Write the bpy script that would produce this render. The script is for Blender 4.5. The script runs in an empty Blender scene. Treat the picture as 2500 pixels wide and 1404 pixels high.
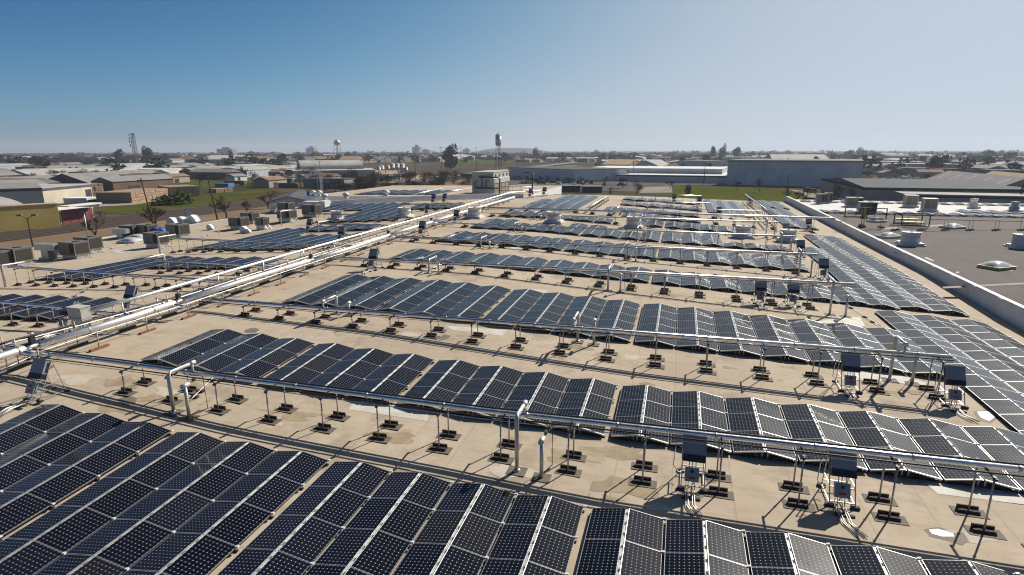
import bpy, math, random
from mathutils import Vector, Matrix
R = math.radians
random.seed(7)
SC = bpy.context.scene
COL = SC.collection

# ------------------------------------------------------------------ camera
CAM = Vector((24.64, -16.72, 10.47)); FPX = 1420.0; PW, PH = 2500.0, 1404.0
_y, _p, _r = R(-15.95), R(13.24), R(-.1185)
_f = Vector((math.sin(_y)*math.cos(_p), math.cos(_y)*math.cos(_p), -math.sin(_p)))
_x = Vector((math.cos(_y), -math.sin(_y), 0)); _u = _x.cross(_f)
_x, _u = math.cos(_r)*_x+math.sin(_r)*_u, -math.sin(_r)*_x+math.cos(_r)*_u
cd = bpy.data.cameras.new("camera"); cam = bpy.data.objects.new("camera", cd); COL.objects.link(cam)
cam.matrix_world = Matrix(((_x.x, _u.x, -_f.x, CAM.x), (_x.y, _u.y, -_f.y, CAM.y), (_x.z, _u.z, -_f.z, CAM.z), (0, 0, 0, 1)))
cd.sensor_width = 36; cd.lens = FPX/PW*36; cd.clip_end = 60000; cd.clip_start = .1
SC.camera = cam
# ------------------------------------------------------------------ sky, sun, exposure
SUN_EL, SUN_AZ = R(36.4), R(29.9)          # azimuth from +Y towards +X
w = bpy.data.worlds.new("World"); SC.world = w; w.use_nodes = True
nt = w.node_tree; bg = nt.nodes["Background"]
sk = nt.nodes.new("ShaderNodeTexSky"); sk.sky_type = 'NISHITA'; sk.sun_disc = False
sk.sun_elevation = SUN_EL; sk.sun_rotation = SUN_AZ; sk.altitude = 50
sk.air_density = .35; sk.dust_density = 1.5; sk.ozone_density = 6
sep = nt.nodes.new("ShaderNodeSeparateColor"); com = nt.nodes.new("ShaderNodeCombineColor"); nt.links.new(sk.outputs[0], sep.inputs[0])
def _m(op, a, b):                            # film-like response of the sky, channel by channel
    o = nt.nodes.new("ShaderNodeMath"); o.operation = op
    for i, q in enumerate((a, b)):
        if isinstance(q, (int, float)): o.inputs[i].default_value = q
        else: nt.links.new(q, o.inputs[i])
    return o.outputs[0]
for ch, (g_, k_, s_) in enumerate(((2.5, 2.4, .42), (2.1, 2.5, .50), (1.9, 3.402, .595))):
    q = _m('POWER', sep.outputs[ch], g_); nt.links.new(_m('MULTIPLY', _m('DIVIDE', q, _m('ADD', q, k_**g_)), s_*10), com.inputs[ch])
nt.links.new(com.outputs[0], bg.inputs[0]); bg.inputs[1].default_value = .1
sl = bpy.data.lights.new("sun", 'SUN'); sl.energy = 5.0; sl.angle = R(.5); sl.color = (1, .93, .82)
so = bpy.data.objects.new("sun", sl); COL.objects.link(so)
sd = Vector((math.sin(SUN_AZ)*math.cos(SUN_EL), math.cos(SUN_AZ)*math.cos(SUN_EL), math.sin(SUN_EL)))
so.rotation_euler = sd.to_track_quat('Z', 'Y').to_euler(); so.location = (0, 0, 80)
SC.view_settings.view_transform = 'Standard'; SC.view_settings.look = 'None'
SC.view_settings.exposure = .4; SC.view_settings.gamma = 1
SC.cycles.max_bounces = 6; SC.cycles.diffuse_bounces = 2; SC.cycles.glossy_bounces = 3; SC.cycles.volume_bounces = 0
SC.cycles.caustics_reflective = False; SC.cycles.filter_width = 1.15

# ------------------------------------------------------------------ the drained roof surface (metres)
KU = [-62, -45, -30, -16, -5, 8, 22, 36, 52]; KV = [-8, 4, 16, 30, 45, 60, 80, 105, 145]
ZK = [[-1.34, -1.72, -2.03, -2.23, -2.17, -1.79, -0.84, 1.2, 1.6],
      [-0.89, -1.1, -1.28, -1.47, -1.53, -1.18, -0.15, 1.29, 2.0],
      [-0.6, -0.58, -0.59, -0.7, -0.93, -0.6, 0.55, 1.66, 2.3],
      [-0.58, -0.09, -0.02, 0.03, -0.01, 0.23, 1.19, 1.84, 2.57],
      [-0.81, 0.26, 0.35, 0.71, 0.97, 1.07, 1.56, 1.75, 2.09],
      [-1.02, -0.45, 0.32, 0.65, 0.64, 0.93, 1.47, 1.38, 1.47],
      [-1.08, -0.86, -0.32, -0.03, 0.01, 0.17, 0.76, 0.78, 0.75],
      [-0.75, -0.88, -0.76, -0.73, -0.49, -0.48, -0.21, -0.08, -0.02],
      [-0.62, -1.18, -1.59, -1.69, -1.16, -1.2, -1.28, -1.19, -0.92]]
def rz(u, v):
    i = 0
    while i < 7 and u > KU[i+1]: i += 1
    j = 0
    while j < 7 and v > KV[j+1]: j += 1
    a = min(1, max(0, (u-KU[i])/(KU[i+1]-KU[i]))); b = min(1, max(0, (v-KV[j])/(KV[j+1]-KV[j])))
    return ZK[i][j]*(1-a)*(1-b)+ZK[i+1][j]*a*(1-b)+ZK[i][j+1]*(1-a)*b+ZK[i+1][j+1]*a*b
G = -7.0                                    # street level below the roof
def ray(px, py):
    return (_f+_x*((px-PW/2)/FPX)-_u*((py-PH/2)/FPX)).normalized()
def gnd(px, py, z=G):
    d = ray(px, py); return CAM+d*((z-CAM.z)/d.z)
def at(px, py, dz=0):                       # where a sight line meets the roof
    d = ray(px, py); t = 2.0; step = .5
    while t < 400:
        p = CAM+d*t
        if p.z-rz(p.x, p.y)-dz < 0: break
        t += step
    a, b = t-step, t
    for _ in range(30):
        m = (a+b)/2; p = CAM+d*m
        if p.z-rz(p.x, p.y)-dz > 0: a = m
        else: b = m
    return CAM+d*a
def pixrow(p):
    d = p-CAM; return PH/2-FPX*d.dot(_u)/d.dot(_f)
def topz(x, y, py):                         # height at which the vertical over (x, y) meets a picture row
    lo, hi = -30, 90
    for _ in range(50):
        m = (lo+hi)/2
        if pixrow(Vector((x, y, m))) > py: lo = m
        else: hi = m
    return m
ORD = "first second third fourth fifth sixth seventh eighth ninth tenth eleventh twelfth thirteenth fourteenth fifteenth sixteenth seventeenth eighteenth nineteenth twentieth twenty-first twenty-second twenty-third twenty-fourth twenty-fifth twenty-sixth twenty-seventh twenty-eighth twenty-ninth thirtieth".split()

# ------------------------------------------------------------------ mesh builder
class MB:
    def __init__(s): s.v = []; s.f = []; s.m = []; s.sm = []; s.uv = {}
    def face(s, idx, mi=0, sm=False, uv=None):
        if uv: s.uv[len(s.f)] = uv
        s.f.append(idx); s.m.append(mi); s.sm.append(sm)
    def add(s, pts, faces, mi=0, sm=False):
        b = len(s.v); s.v += [tuple(p) for p in pts]
        for f in faces: s.face([b+i for i in f], mi, sm)
    def box(s, c, d, mi=0, M=None):
        x, y, z = d[0]/2, d[1]/2, d[2]/2
        P = [Vector((a*x, b*y, e*z)) for e in (-1, 1) for b in (-1, 1) for a in (-1, 1)]
        if M is not None: P = [M @ p for p in P]
        P = [p+Vector(c) for p in P]
        s.add(P, [(0, 2, 3, 1), (4, 5, 7, 6), (0, 1, 5, 4), (2, 6, 7, 3), (0, 4, 6, 2), (1, 3, 7, 5)], mi); return s
    def bar(s, a, b, wd, ht, mi=0):          # square bar between two points
        a, b = Vector(a), Vector(b); d = b-a; q = d.to_track_quat('Y', 'Z').to_matrix()
        return s.box((a+b)/2, (wd, d.length, ht), mi, q)
    def tube(s, pts, r, n=8, mi=0, cap=True):
        pts = [Vector(p) for p in pts]; b = len(s.v); rs = r if isinstance(r, (list, tuple)) else [r]*len(pts)
        for i, p in enumerate(pts):
            t = (pts[min(i+1, len(pts)-1)]-pts[max(i-1, 0)]).normalized()
            ref = Vector((0, 0, 1)) if abs(t.z) < .9 else Vector((1, 0, 0))
            e1 = t.cross(ref).normalized(); e2 = e1.cross(t)
            k = 1.0
            if 0 < i < len(pts)-1:
                c = (pts[i]-pts[i-1]).normalized().dot((pts[i+1]-pts[i]).normalized()); k = 1/max(.7, math.sqrt(max(.01, (1+c)/2)))
            for j in range(n):
                a = 2*math.pi*j/n; s.v.append(tuple(p+(e1*math.cos(a)+e2*math.sin(a))*rs[i]*(k if k < 1.5 else 1.4)))
        for i in range(len(pts)-1):
            for j in range(n):
                s.face([b+i*n+j, b+i*n+(j+1) % n, b+(i+1)*n+(j+1) % n, b+(i+1)*n+j], mi, True)
        if cap:
            s.face([b+j for j in reversed(range(n))], mi); s.face([b+(len(pts)-1)*n+j for j in range(n)], mi)
        return s
    def lathe(s, prof, n=24, c=(0, 0, 0), mi=0):
        b = len(s.v)
        for r, z in prof:
            for j in range(n):
                a = 2*math.pi*j/n; s.v.append((c[0]+r*math.cos(a), c[1]+r*math.sin(a), c[2]+z))
        for i in range(len(prof)-1):
            for j in range(n): s.face([b+i*n+j, b+i*n+(j+1) % n, b+(i+1)*n+(j+1) % n, b+(i+1)*n+j], mi, True)
        if prof[-1][0] > .001: s.face([b+(len(prof)-1)*n+j for j in range(n)], mi)
        return s
    def prism(s, poly, z0, z1, mi=0, mt=None):
        n = len(poly); b = len(s.v)
        s.v += [(p[0], p[1], z0) for p in poly]+[(p[0], p[1], z1) for p in poly]
        for i in range(n): s.face([b+i, b+(i+1) % n, b+n+(i+1) % n, b+n+i], mi)
        s.face([b+n+i for i in range(n)], mi if mt is None else mt); s.face([b+i for i in reversed(range(n))], mi); return s
    def mesh(s, name, mats):
        me = bpy.data.meshes.new(name); me.from_pydata(s.v, [], s.f)
        for m in (mats if isinstance(mats, (list, tuple)) else [mats]): me.materials.append(m)
        me.polygons.foreach_set('material_index', s.m); me.polygons.foreach_set('use_smooth', s.sm)
        if s.uv:
            l = me.uv_layers.new(name='UVMap')
            for fi, u in s.uv.items():
                for k, li in enumerate(me.polygons[fi].loop_indices): l.data[li].uv = u[k]
        me.update(); return me
    def build(s, name, mats, parent=None, loc=(0, 0, 0), rz_=0):
        return inst(name, s.mesh(name, mats), parent, loc, (0, 0, rz_))
def inst(name, me, parent=None, loc=(0, 0, 0), rot=(0, 0, 0), sc=None):
    o = bpy.data.objects.new(name, me); COL.objects.link(o); o.parent = parent; o.location = loc; o.rotation_euler = rot
    if sc is not None: o.scale = (sc, sc, sc) if not isinstance(sc, (tuple, list)) else sc
    return o
def tag(o, label, cat, group=None):
    o['label'] = label; o['category'] = cat
    if group: o['group'] = group
    return o
def thing(name, label, cat, loc, rz_=0, group=None):
    o = bpy.data.objects.new(name, None); COL.objects.link(o); o.location = loc; o.rotation_euler = (0, 0, rz_); o.empty_display_size = .3
    return tag(o, label, cat, group)
def kids(o): return [c for c in bpy.data.objects if c.parent == o]
def copy_tree(o, chs, loc, label, rz_=None, sc=None):
    c = o.copy(); COL.objects.link(c); c.location = loc; c['label'] = label
    if rz_ is not None: c.rotation_euler = (0, 0, rz_)
    if sc is not None: c.scale = sc if isinstance(sc, (tuple, list)) else (sc, sc, sc)
    for ch, gs in chs:
        k = ch.copy(); COL.objects.link(k); k.parent = c
        for g_ in gs: h = g_.copy(); COL.objects.link(h); h.parent = k
    return c
def tree_of(o): return [(c, kids(c)) for c in kids(o)]
def struct(o): o['kind'] = 'structure'; return o

# ------------------------------------------------------------------ materials
class N:
    def __init__(s, name):
        s.m = bpy.data.materials.new(name); s.m.use_nodes = True; s.t = s.m.node_tree; s.b = s.t.nodes['Principled BSDF']
    def n(s, typ, **k):
        o = s.t.nodes.new(typ)
        for a, b in k.items(): setattr(o, a, b)
        return o
    def l(s, a, b): s.t.links.new(a, b)
    def math(s, op, a, b=None, clamp=False):
        o = s.n('ShaderNodeMath', operation=op, use_clamp=clamp)
        for i, x in enumerate((a, b)):
            if x is None: continue
            if isinstance(x, (int, float)): o.inputs[i].default_value = x
            else: s.l(x, o.inputs[i])
        return o.outputs[0]
    def noise(s, scale, det=4, rough=.6, vec=None):
        o = s.n('ShaderNodeTexNoise'); o.inputs['Scale'].default_value = scale; o.inputs['Detail'].default_value = det; o.inputs['Roughness'].default_value = rough
        s.l(vec if vec is not None else s.pos(), o.inputs['Vector']); return o.outputs['Fac']
    def pos(s):
        if not hasattr(s, 'g'): s.g = s.n('ShaderNodeNewGeometry')
        return s.g.outputs['Position']
    def obj(s):
        if not hasattr(s, 'tc'): s.tc = s.n('ShaderNodeTexCoord')
        return s.tc.outputs['Object']
    def ramp(s, fac, *stops):
        o = s.n('ShaderNodeValToRGB'); e = o.color_ramp.elements
        while len(e) < len(stops): e.new(.5)
        for x, (p, c) in zip(e, stops): x.position = p; x.color = (c[0], c[1], c[2], 1) if not isinstance(c, (int, float)) else (c, c, c, 1)
        s.l(fac, o.inputs[0]); return o.outputs[0]
    def mix(s, fac, a, b):
        o = s.n('ShaderNodeMix', data_type='RGBA')
        for i, x in ((0, fac), (6, a), (7, b)):
            if isinstance(x, (int, float)): o.inputs[i].default_value = x
            elif isinstance(x, (tuple, list)): o.inputs[i].default_value = (x[0], x[1], x[2], 1)
            else: s.l(x, o.inputs[i])
        return o.outputs[2]
    def col(s, c):
        if isinstance(c, (tuple, list)): s.b.inputs['Base Color'].default_value = (c[0], c[1], c[2], 1)
        else: s.l(c, s.b.inputs['Base Color'])
        return s
    def pr(s, rough=.6, metal=0, spec=None):
        s.b.inputs['Roughness'].default_value = rough; s.b.inputs['Metallic'].default_value = metal
        if spec is not None: s.b.inputs['Specular IOR Level'].default_value = spec
        return s.m
def plain(name, c, rough=.6, metal=0, var=.18, scale=2.0, spec=None):
    k = N(name); f = k.noise(scale, 5, .65, k.obj())
    a = tuple(x*(1-var) for x in c); b = tuple(min(1, x*(1+var)) for x in c)
    k.col(k.ramp(f, (.3, a), (.7, b))); return k.pr(rough, metal, spec)
M = {}
def roofmat(name, a, b, st, seam):
    k = N(name); n1 = k.noise(.11, 6, .65); n2 = k.noise(1.3, 8, .75); n3 = k.noise(.42, 5, .6); n4 = k.noise(.23, 7, .7)
    c = k.ramp(n1, (.33, a), (.66, b)); c = k.mix(k.ramp(n2, (.42, 0), (.75, .55)), c, st)
    c = k.mix(k.ramp(n3, (.56, 0), (.66, .6)), c, tuple(x*.68 for x in a)); c = k.mix(k.ramp(n4, (.60, 0), (.72, .55)), c, (a[0]*.93, a[1]*.97, a[2]*1.12))
    mp_ = k.n('ShaderNodeMapping'); mp_.inputs['Scale'].default_value = (.35, 3.5, 1); k.l(k.pos(), mp_.inputs[0]); c = k.mix(k.ramp(k.noise(1.0, 5, .7, mp_.outputs[0]), (.52, 0), (.7, .5)), c, tuple(x*.74 for x in a))
    mq = k.n('ShaderNodeMapping'); mq.inputs['Location'].default_value = (37, 11, 0); k.l(k.pos(), mq.inputs[0]); c = k.mix(k.ramp(k.noise(.17, 9, .8, mq.outputs[0]), (.63, 0), (.67, .6)), c, tuple(x*.6 for x in st))
    sp = k.n('ShaderNodeSeparateXYZ'); k.l(k.pos(), sp.inputs[0])      # sheet seams
    fr = k.math('ABSOLUTE', k.math('SUBTRACT', k.math('FRACT', k.math('MULTIPLY', sp.outputs[0], .5)), .5)); fq = k.math('ABSOLUTE', k.math('SUBTRACT', k.math('FRACT', k.math('MULTIPLY', sp.outputs[1], .11)), .5))
    c = k.mix(k.math('MULTIPLY', k.math('MAXIMUM', k.math('LESS_THAN', fr, .013), k.math('LESS_THAN', fq, .004)), seam), c, tuple(x*.6 for x in a)); k.col(c)
    bp = k.n('ShaderNodeBump'); bp.inputs['Strength'].default_value = .3; bp.inputs['Distance'].default_value = .03; k.l(n2, bp.inputs['Height']); k.l(bp.outputs[0], k.b.inputs['Normal'])
    return k.pr(.9, spec=.15)
M['roof'] = roofmat('tan_roof_coating', (.41, .335, .25), (.515, .43, .33), (.33, .262, .18), .35)
M['darkroof'] = roofmat('grey_mineral_roof', (.105, .088, .082), (.13, .11, .102), (.08, .07, .065), .7)
M['whiteroof'] = roofmat('white_roof_membrane', (.66, .63, .6), (.74, .72, .7), (.55, .53, .5), .3)
M['patch'] = plain('pale_roof_patch', (.52, .49, .43), .8, 0, .2, 1.2)
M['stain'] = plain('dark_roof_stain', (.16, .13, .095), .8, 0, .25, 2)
M['puddle'] = plain('white_salt_puddle', (.75, .74, .7), .4, 0, .1, 3)
M['alu'] = plain('aluminium_frame', (.45, .45, .45), .42, .7, .08, 3)
k = N('aluminium_pipe_jacket'); k.col(k.ramp(k.noise(3, 4, .6, k.obj()), (.3, (.72, .72, .72)), (.7, (.86, .86, .86))))
k.l(k.ramp(k.noise(7, 3, .6, k.obj()), (.3, .24), (.7, .4)), k.b.inputs['Roughness']); k.b.inputs['Metallic'].default_value = 1; M['jacket'] = k.m
M['jacketp'] = plain('weathered_riser_jacket', (.56, .55, .52), .45, .45, .12, 3)
M['jacketw'] = plain('dull_aluminium_jacket', (.86, .86, .86), .42, .75, .05, 2)
M['galv'] = plain('galvanised_steel', (.50, .50, .48), .45, .7, .15, 6)
M['gpost'] = plain('painted_steel_post', (.40, .37, .32), .5, .1, .2, 4)
M['black'] = plain('black_pipe_insulation', (.018, .018, .02), .55, 0, .3, 6)
M['rust'] = plain('dark_rusty_channel', (.075, .05, .038), .75, 0, .4, 5)
M['sleeper'] = plain('orange_rusty_sleeper', (.24, .105, .05), .8, 0, .35, 4)
M['mat'] = plain('rubber_pad', (.13, .11, .085), .85, 0, .2, 5)
M['block'] = plain('dark_rubber_block', (.03, .022, .02), .8, 0, .3, 5)
M['white'] = plain('white_paint', (.72, .71, .69), .5, 0, .05, 1.5)
M['vent'] = plain('white_vent_paint', (.66, .64, .60), .55, 0, .08, 1.5)
M['dim'] = plain('dark_interior', (.02, .018, .016), .8)
M['hvac'] = plain('hvac_grey_paint', (.165, .155, .14), .55, 0, .12, 1.2)
M['hvacd'] = plain('hvac_coil_grille', (.035, .03, .025), .7, .2, .25, 8)
M['duct'] = plain('galvanised_duct', (.45, .46, .45), .4, .6, .15, 2)
M['invgrey'] = plain('inverter_grey_paint', (.27, .285, .31), .4, .1, .05)
M['invblack'] = plain('inverter_black_cover', (.015, .015, .017), .5)
M['red'] = plain('red_warning_sticker', (.42, .03, .04), .5)
M['reddoor'] = plain('faded_red_door', (.16, .03, .03), .6, 0, .25, .4)
M['cab'] = plain('cabinet_grey_paint', (.46, .45, .41), .5)
M['dome'] = plain('milky_skylight_dome', (.60, .59, .57), .15, 0, .06, 2)
M['curb'] = plain('yellowed_curb_frame', (.42, .38, .12), .6)
M['curbw'] = plain('pale_curb_frame', (.55, .53, .48), .6)
k = N('parapet_white_coating'); mp_ = k.n('ShaderNodeMapping'); mp_.inputs['Scale'].default_value = (2.2, 2.2, .25); k.l(k.pos(), mp_.inputs[0])
c = k.ramp(k.noise(.5, 4, .6), (.3, (.68, .67, .65)), (.7, (.78, .77, .75))); c = k.mix(k.ramp(k.noise(1.0, 6, .7, mp_.outputs[0]), (.52, 0), (.72, .5)), c, (.50, .47, .43)); k.col(c); M['parapet'] = k.pr(.75, spec=.3)
M['blue'] = plain('blue_plastic', (.03, .12, .45), .4)
M['yellow'] = plain('yellow_sheet', (.62, .48, .10), .5)
M['tarp'] = plain('blue_tarp', (.05, .14, .36), .6)
M['coolpad'] = plain('cooler_pad_brown', (.26, .22, .16), .8, 0, .2, 6)
# monocrystalline cells: clipped corners leave pale diamonds, thin pale gaps between cells
k = N('solar_cells'); tc = k.n('ShaderNodeTexCoord'); sp = k.n('ShaderNodeSeparateXYZ'); k.l(tc.outputs['UV'], sp.inputs[0])
ex = k.math('SUBTRACT', .5, k.math('ABSOLUTE', k.math('SUBTRACT', k.math('FRACT', k.math('MULTIPLY', sp.outputs[0], 8)), .5)))
ey = k.math('SUBTRACT', .5, k.math('ABSOLUTE', k.math('SUBTRACT', k.math('FRACT', k.math('MULTIPLY', sp.outputs[1], 12)), .5)))
dia = k.math('LESS_THAN', k.math('ADD', ex, ey), .14)
lin = k.math('LESS_THAN', k.math('MINIMUM', ex, ey), .016)
oi = k.n('ShaderNodeObjectInfo'); rnd = k.ramp(oi.outputs['Random'], (0, (.0025, .003, .007)), (.55, (.005, .0055, .012)), (.9, (.009, .009, .017)), (1, (.012, .011, .013)))
c = k.mix(k.math('MULTIPLY', lin, .35), rnd, (.16, .17, .2)); c = k.mix(dia, c, (.42, .44, .47)); k.col(c)
dirt = k.noise(.9, 5, .65); k.l(k.ramp(dirt, (.3, .28), (.75, .42)), k.b.inputs['Roughness']); k.b.inputs['Coat Weight'].default_value = .55; k.b.inputs['Coat Roughness'].default_value = .07; k.b.inputs['Coat IOR'].default_value = 1.35
M['cells'] = k.m; k.b.inputs['IOR'].default_value = 1.45; k.b.inputs['Specular IOR Level'].default_value = .038

# ------------------------------------------------------------------ the warehouse that carries everything
def lerp(tab, x):
    if x <= tab[0][0]: return tab[0][1]
    for (a, p), (b, q) in zip(tab, tab[1:]):
        if x <= b: return p+(q-p)*(x-a)/(b-a)
    return tab[-1][1]
UL = [(-32, -66), (30, -61), (40, -57), (52, -55.6), (62, -52.4), (74, -48.5), (81.9, -46), (82, -41.5), (86.5, -23), (90.5, -6), (101.5, -.4), (109, 12), (115, 30), (126, 48)]
wh = thing('warehouse_building', 'huge low warehouse under a tan flat roof crowded with solar panels and pipes', 'warehouse', (0, 0, 0))
vs = []; v = -32.0
while v < 126: vs.append(v); v += 2.0
vs = sorted(set(vs+[a for a, b in UL])); mb = MB(); nu = 44; UR = 47.75
for v in vs:
    a = lerp(UL, v)
    for i in range(nu+1):
        u = a+(UR-a)*i/nu; mb.v.append((u, v, rz(u, v)))
for j in range(len(vs)-1):
    for i in range(nu): mb.face([j*(nu+1)+i, j*(nu+1)+i+1, (j+1)*(nu+1)+i+1, (j+1)*(nu+1)+i], 0, True)
mb.build('roof', M['roof'], wh)
edge = [(lerp(UL, v), v) for v in vs]; wm = MB()
for (a, b), (c_, d_) in zip(edge, edge[1:]):
    n0 = len(wm.v); wm.v += [(a-.06, b, G), (c_-.06, d_, G), (c_-.06, d_, rz(c_, d_)+.12), (a-.06, b, rz(a, b)+.12), (a+.25, b, rz(a, b)+.12), (c_+.25, d_, rz(c_, d_)+.12), (a+.25, b, rz(a, b)-.1), (c_+.25, d_, rz(c_, d_)-.1)]
    wm.face([n0, n0+3, n0+2, n0+1]); wm.face([n0+3, n0+4, n0+5, n0+2]); wm.face([n0+4, n0+6, n0+7, n0+5])
wm.build('wall', M['parapet'], wh)
def wallrun(name, pts, thick, parent, mat, cap=None):    # parapet following (x, y, base z, top z) points
    b = MB(); cp = MB()
    for (x0, y0, a0, t0), (x1, y1, a1, t1) in zip(pts, pts[1:]):
        n = Vector((y1-y0, x0-x1, 0)).normalized()*thick
        P = [(x0, y0, a0), (x1, y1, a1), (x1+n.x, y1+n.y, a1), (x0+n.x, y0+n.y, a0)]; T = [(x0, y0, t0), (x1, y1, t1), (x1+n.x, y1+n.y, t1), (x0+n.x, y0+n.y, t0)]
        b.add(P+T, [(0, 1, 5, 4), (2, 3, 7, 6), (4, 5, 6, 7), (1, 2, 6, 5), (3, 0, 4, 7)])
        e = n*.18
        cp.add([(p[0]+(-e.x if i in (0, 3) else e.x)*(1 if i in (0, 1) else 1), p[1]+e.y*0, p[2]+.003) for i, p in enumerate(T)]+[(p[0], p[1], p[2]+.06) for p in T], [(0, 1, 5, 4), (2, 3, 7, 6), (4, 5, 6, 7)])
    o = b.build(name, mat, parent)
    if cap: cp.build('coping', cap, o)
    return o
PT = [(-32, 0), (20, 0), (29, -.06), (43, 0.0), (58, 0.05), (81, .2), (126, .42)]
pv = [-32+i*4 for i in range(40)]+[126]
wallrun('parapet', [(47.5, v, rz(47.5, v)-.2, lerp(PT, v)) for v in pv], .4, wh, M['parapet'], M['parapet'])
bw = [(-46, 80.6), (-41.04, 82.2), (-33, 86), (-23, 88.2), (-12, 90.8), (-4.2, 92.3)]
wallrun('parapet', [(a, b, rz(a, b)-.2, rz(a, b)+.85) for a, b in bw], .3, wh, M['parapet'])
# patches, puddle and stains lying on the coating
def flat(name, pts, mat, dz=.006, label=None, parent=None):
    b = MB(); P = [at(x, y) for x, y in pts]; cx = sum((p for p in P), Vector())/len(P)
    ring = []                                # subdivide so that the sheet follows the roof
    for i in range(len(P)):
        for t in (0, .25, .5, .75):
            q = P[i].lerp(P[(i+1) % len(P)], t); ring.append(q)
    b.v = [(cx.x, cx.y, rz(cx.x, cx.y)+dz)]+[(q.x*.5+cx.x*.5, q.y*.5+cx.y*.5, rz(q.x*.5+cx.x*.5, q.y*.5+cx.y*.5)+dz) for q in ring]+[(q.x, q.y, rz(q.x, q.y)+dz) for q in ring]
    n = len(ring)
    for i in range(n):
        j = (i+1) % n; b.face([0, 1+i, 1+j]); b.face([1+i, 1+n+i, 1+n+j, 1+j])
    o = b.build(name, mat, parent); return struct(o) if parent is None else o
for pts in ([(862, 984), (905, 978), (1050, 1002), (1042, 1028), (850, 1000)], [(1085, 795), (1240, 806), (1225, 820), (1105, 806)], [(1290, 705), (1340, 708), (1330, 716), (1275, 712)],
            [(2250, 1172), (2330, 1180), (2500, 1205), (2500, 1232), (2290, 1206)], [(2060, 905), (2180, 912), (2262, 935), (2255, 944), (2150, 930), (2070, 925)],
            [(2050, 775), (2100, 775), (2112, 795), (2080, 806), (1960, 792)], [(270, 612), (350, 606), (362, 612), (290, 618)], [(1240, 602), (1275, 600), (1285, 606), (1250, 608)]):
    flat('roof_patch', pts, M['patch'])
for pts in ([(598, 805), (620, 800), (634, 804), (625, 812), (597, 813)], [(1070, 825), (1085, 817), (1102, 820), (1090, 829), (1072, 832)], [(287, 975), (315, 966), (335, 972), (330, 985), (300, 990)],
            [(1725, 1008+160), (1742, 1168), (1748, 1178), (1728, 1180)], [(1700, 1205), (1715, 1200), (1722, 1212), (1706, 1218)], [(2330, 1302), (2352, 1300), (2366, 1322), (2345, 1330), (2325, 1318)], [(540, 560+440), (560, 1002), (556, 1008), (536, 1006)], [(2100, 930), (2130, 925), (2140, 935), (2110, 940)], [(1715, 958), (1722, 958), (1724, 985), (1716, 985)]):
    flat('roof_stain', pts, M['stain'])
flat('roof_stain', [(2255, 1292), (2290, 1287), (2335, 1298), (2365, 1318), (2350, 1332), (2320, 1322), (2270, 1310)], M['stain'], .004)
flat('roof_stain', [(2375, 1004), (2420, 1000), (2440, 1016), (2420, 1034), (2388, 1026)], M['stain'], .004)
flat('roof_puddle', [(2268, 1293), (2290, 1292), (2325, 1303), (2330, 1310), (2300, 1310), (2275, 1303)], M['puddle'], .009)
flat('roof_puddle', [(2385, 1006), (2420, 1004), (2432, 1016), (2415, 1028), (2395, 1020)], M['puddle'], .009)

M['stainl'] = plain('tan_roof_stain', (.33, .265, .18), .9, 0, .2, 2, .1); M['stainp'] = plain('pale_roof_repair', (.50, .45, .37), .9, 0, .12, 2, .1)
rq = random.Random(4)
for i in range(64):
    vc = rq.choice((2.4, 2.4, 2.4, 1.2, 13.2, 13.2, 12, 28, 26.5, 40.5, 52.6)); u = rq.uniform(-3, 36); v = vc+rq.uniform(-1.6, 1.6); rr = rq.uniform(.12, .75); n = 14; el = rq.uniform(1, 2.2); b = MB(); ph = rq.uniform(0, 6)
    b.v = [(u, v, rz(u, v)+.0045)]
    for j in range(n):
        a = 2*math.pi*j/n; q = rr*(1+.28*math.sin(3*a+ph)+.18*math.sin(5*a+2*ph)+rq.uniform(-.12, .12)); x, y = u+q*el*math.cos(a), v+q*.7*math.sin(a); b.v.append((x, y, rz(x, y)+.0045))
    for j in range(n): b.face([0, 1+j, 1+(j+1) % n])
    struct(b.build('roof_stain', M['stainl' if i % 4 else 'stainp']))
# ------------------------------------------------------------------ solar panel rows (two slopes meeting at a ridge)
PW_, PL, TILT, RH = 1.08, 1.555, R(10), .36
def panel_mesh(side):
    b = MB(); T = .046; fw = .012
    Mx = Matrix.Rotation(side*TILT, 4, 'Y')
    def P(x, y, z): q = Mx @ Vector((x, 0, z)); return (q.x, y, q.z)
    xs = (0, PW_) if side > 0 else (-PW_, 0)
    x0, x1 = xs; y0, y1 = -PL, 0
    o = [P(x0, y0, 0), P(x1, y0, 0), P(x1, y1, 0), P(x0, y1, 0)]; i_ = [P(x0+fw, y0+fw, -.002), P(x1-fw, y0+fw, -.002), P(x1-fw, y1-fw, -.002), P(x0+fw, y1-fw, -.002)]
    d = [P(x0, y0, -T), P(x1, y0, -T), P(x1, y1, -T), P(x0, y1, -T)]
    b.add(o+i_+d, [(0, 1, 5, 4), (1, 2, 6, 5), (2, 3, 7, 6), (3, 0, 4, 7), (0, 8, 9, 1), (1, 9, 10, 2), (2, 10, 11, 3), (3, 11, 8, 0), (11, 10, 9, 8)], 0)
    b.face([4, 5, 6, 7], 1, False, [(0, 0), (1, 0), (1, 1), (0, 1)])
    return b.mesh('solar_panel', [M['alu'], M['cells']])
PM = {1: panel_mesh(1), -1: panel_mesh(-1)}
HG = .05                                     # half ridge gap
STEP = 1.575
fr = MB()                                     # one bay of the supporting frame, repeated along the row
for sx in (-1, 1):
    fr.bar((sx*.09, 0, 0), (sx*.09, 0, RH-.05), .03, .03, 0)
    xo = sx*(HG+PW_*math.cos(TILT)-.05); fr.bar((xo, 0, 0), (xo, 0, RH-PW_*math.sin(TILT)-.05), .03, .03, 0)
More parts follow.
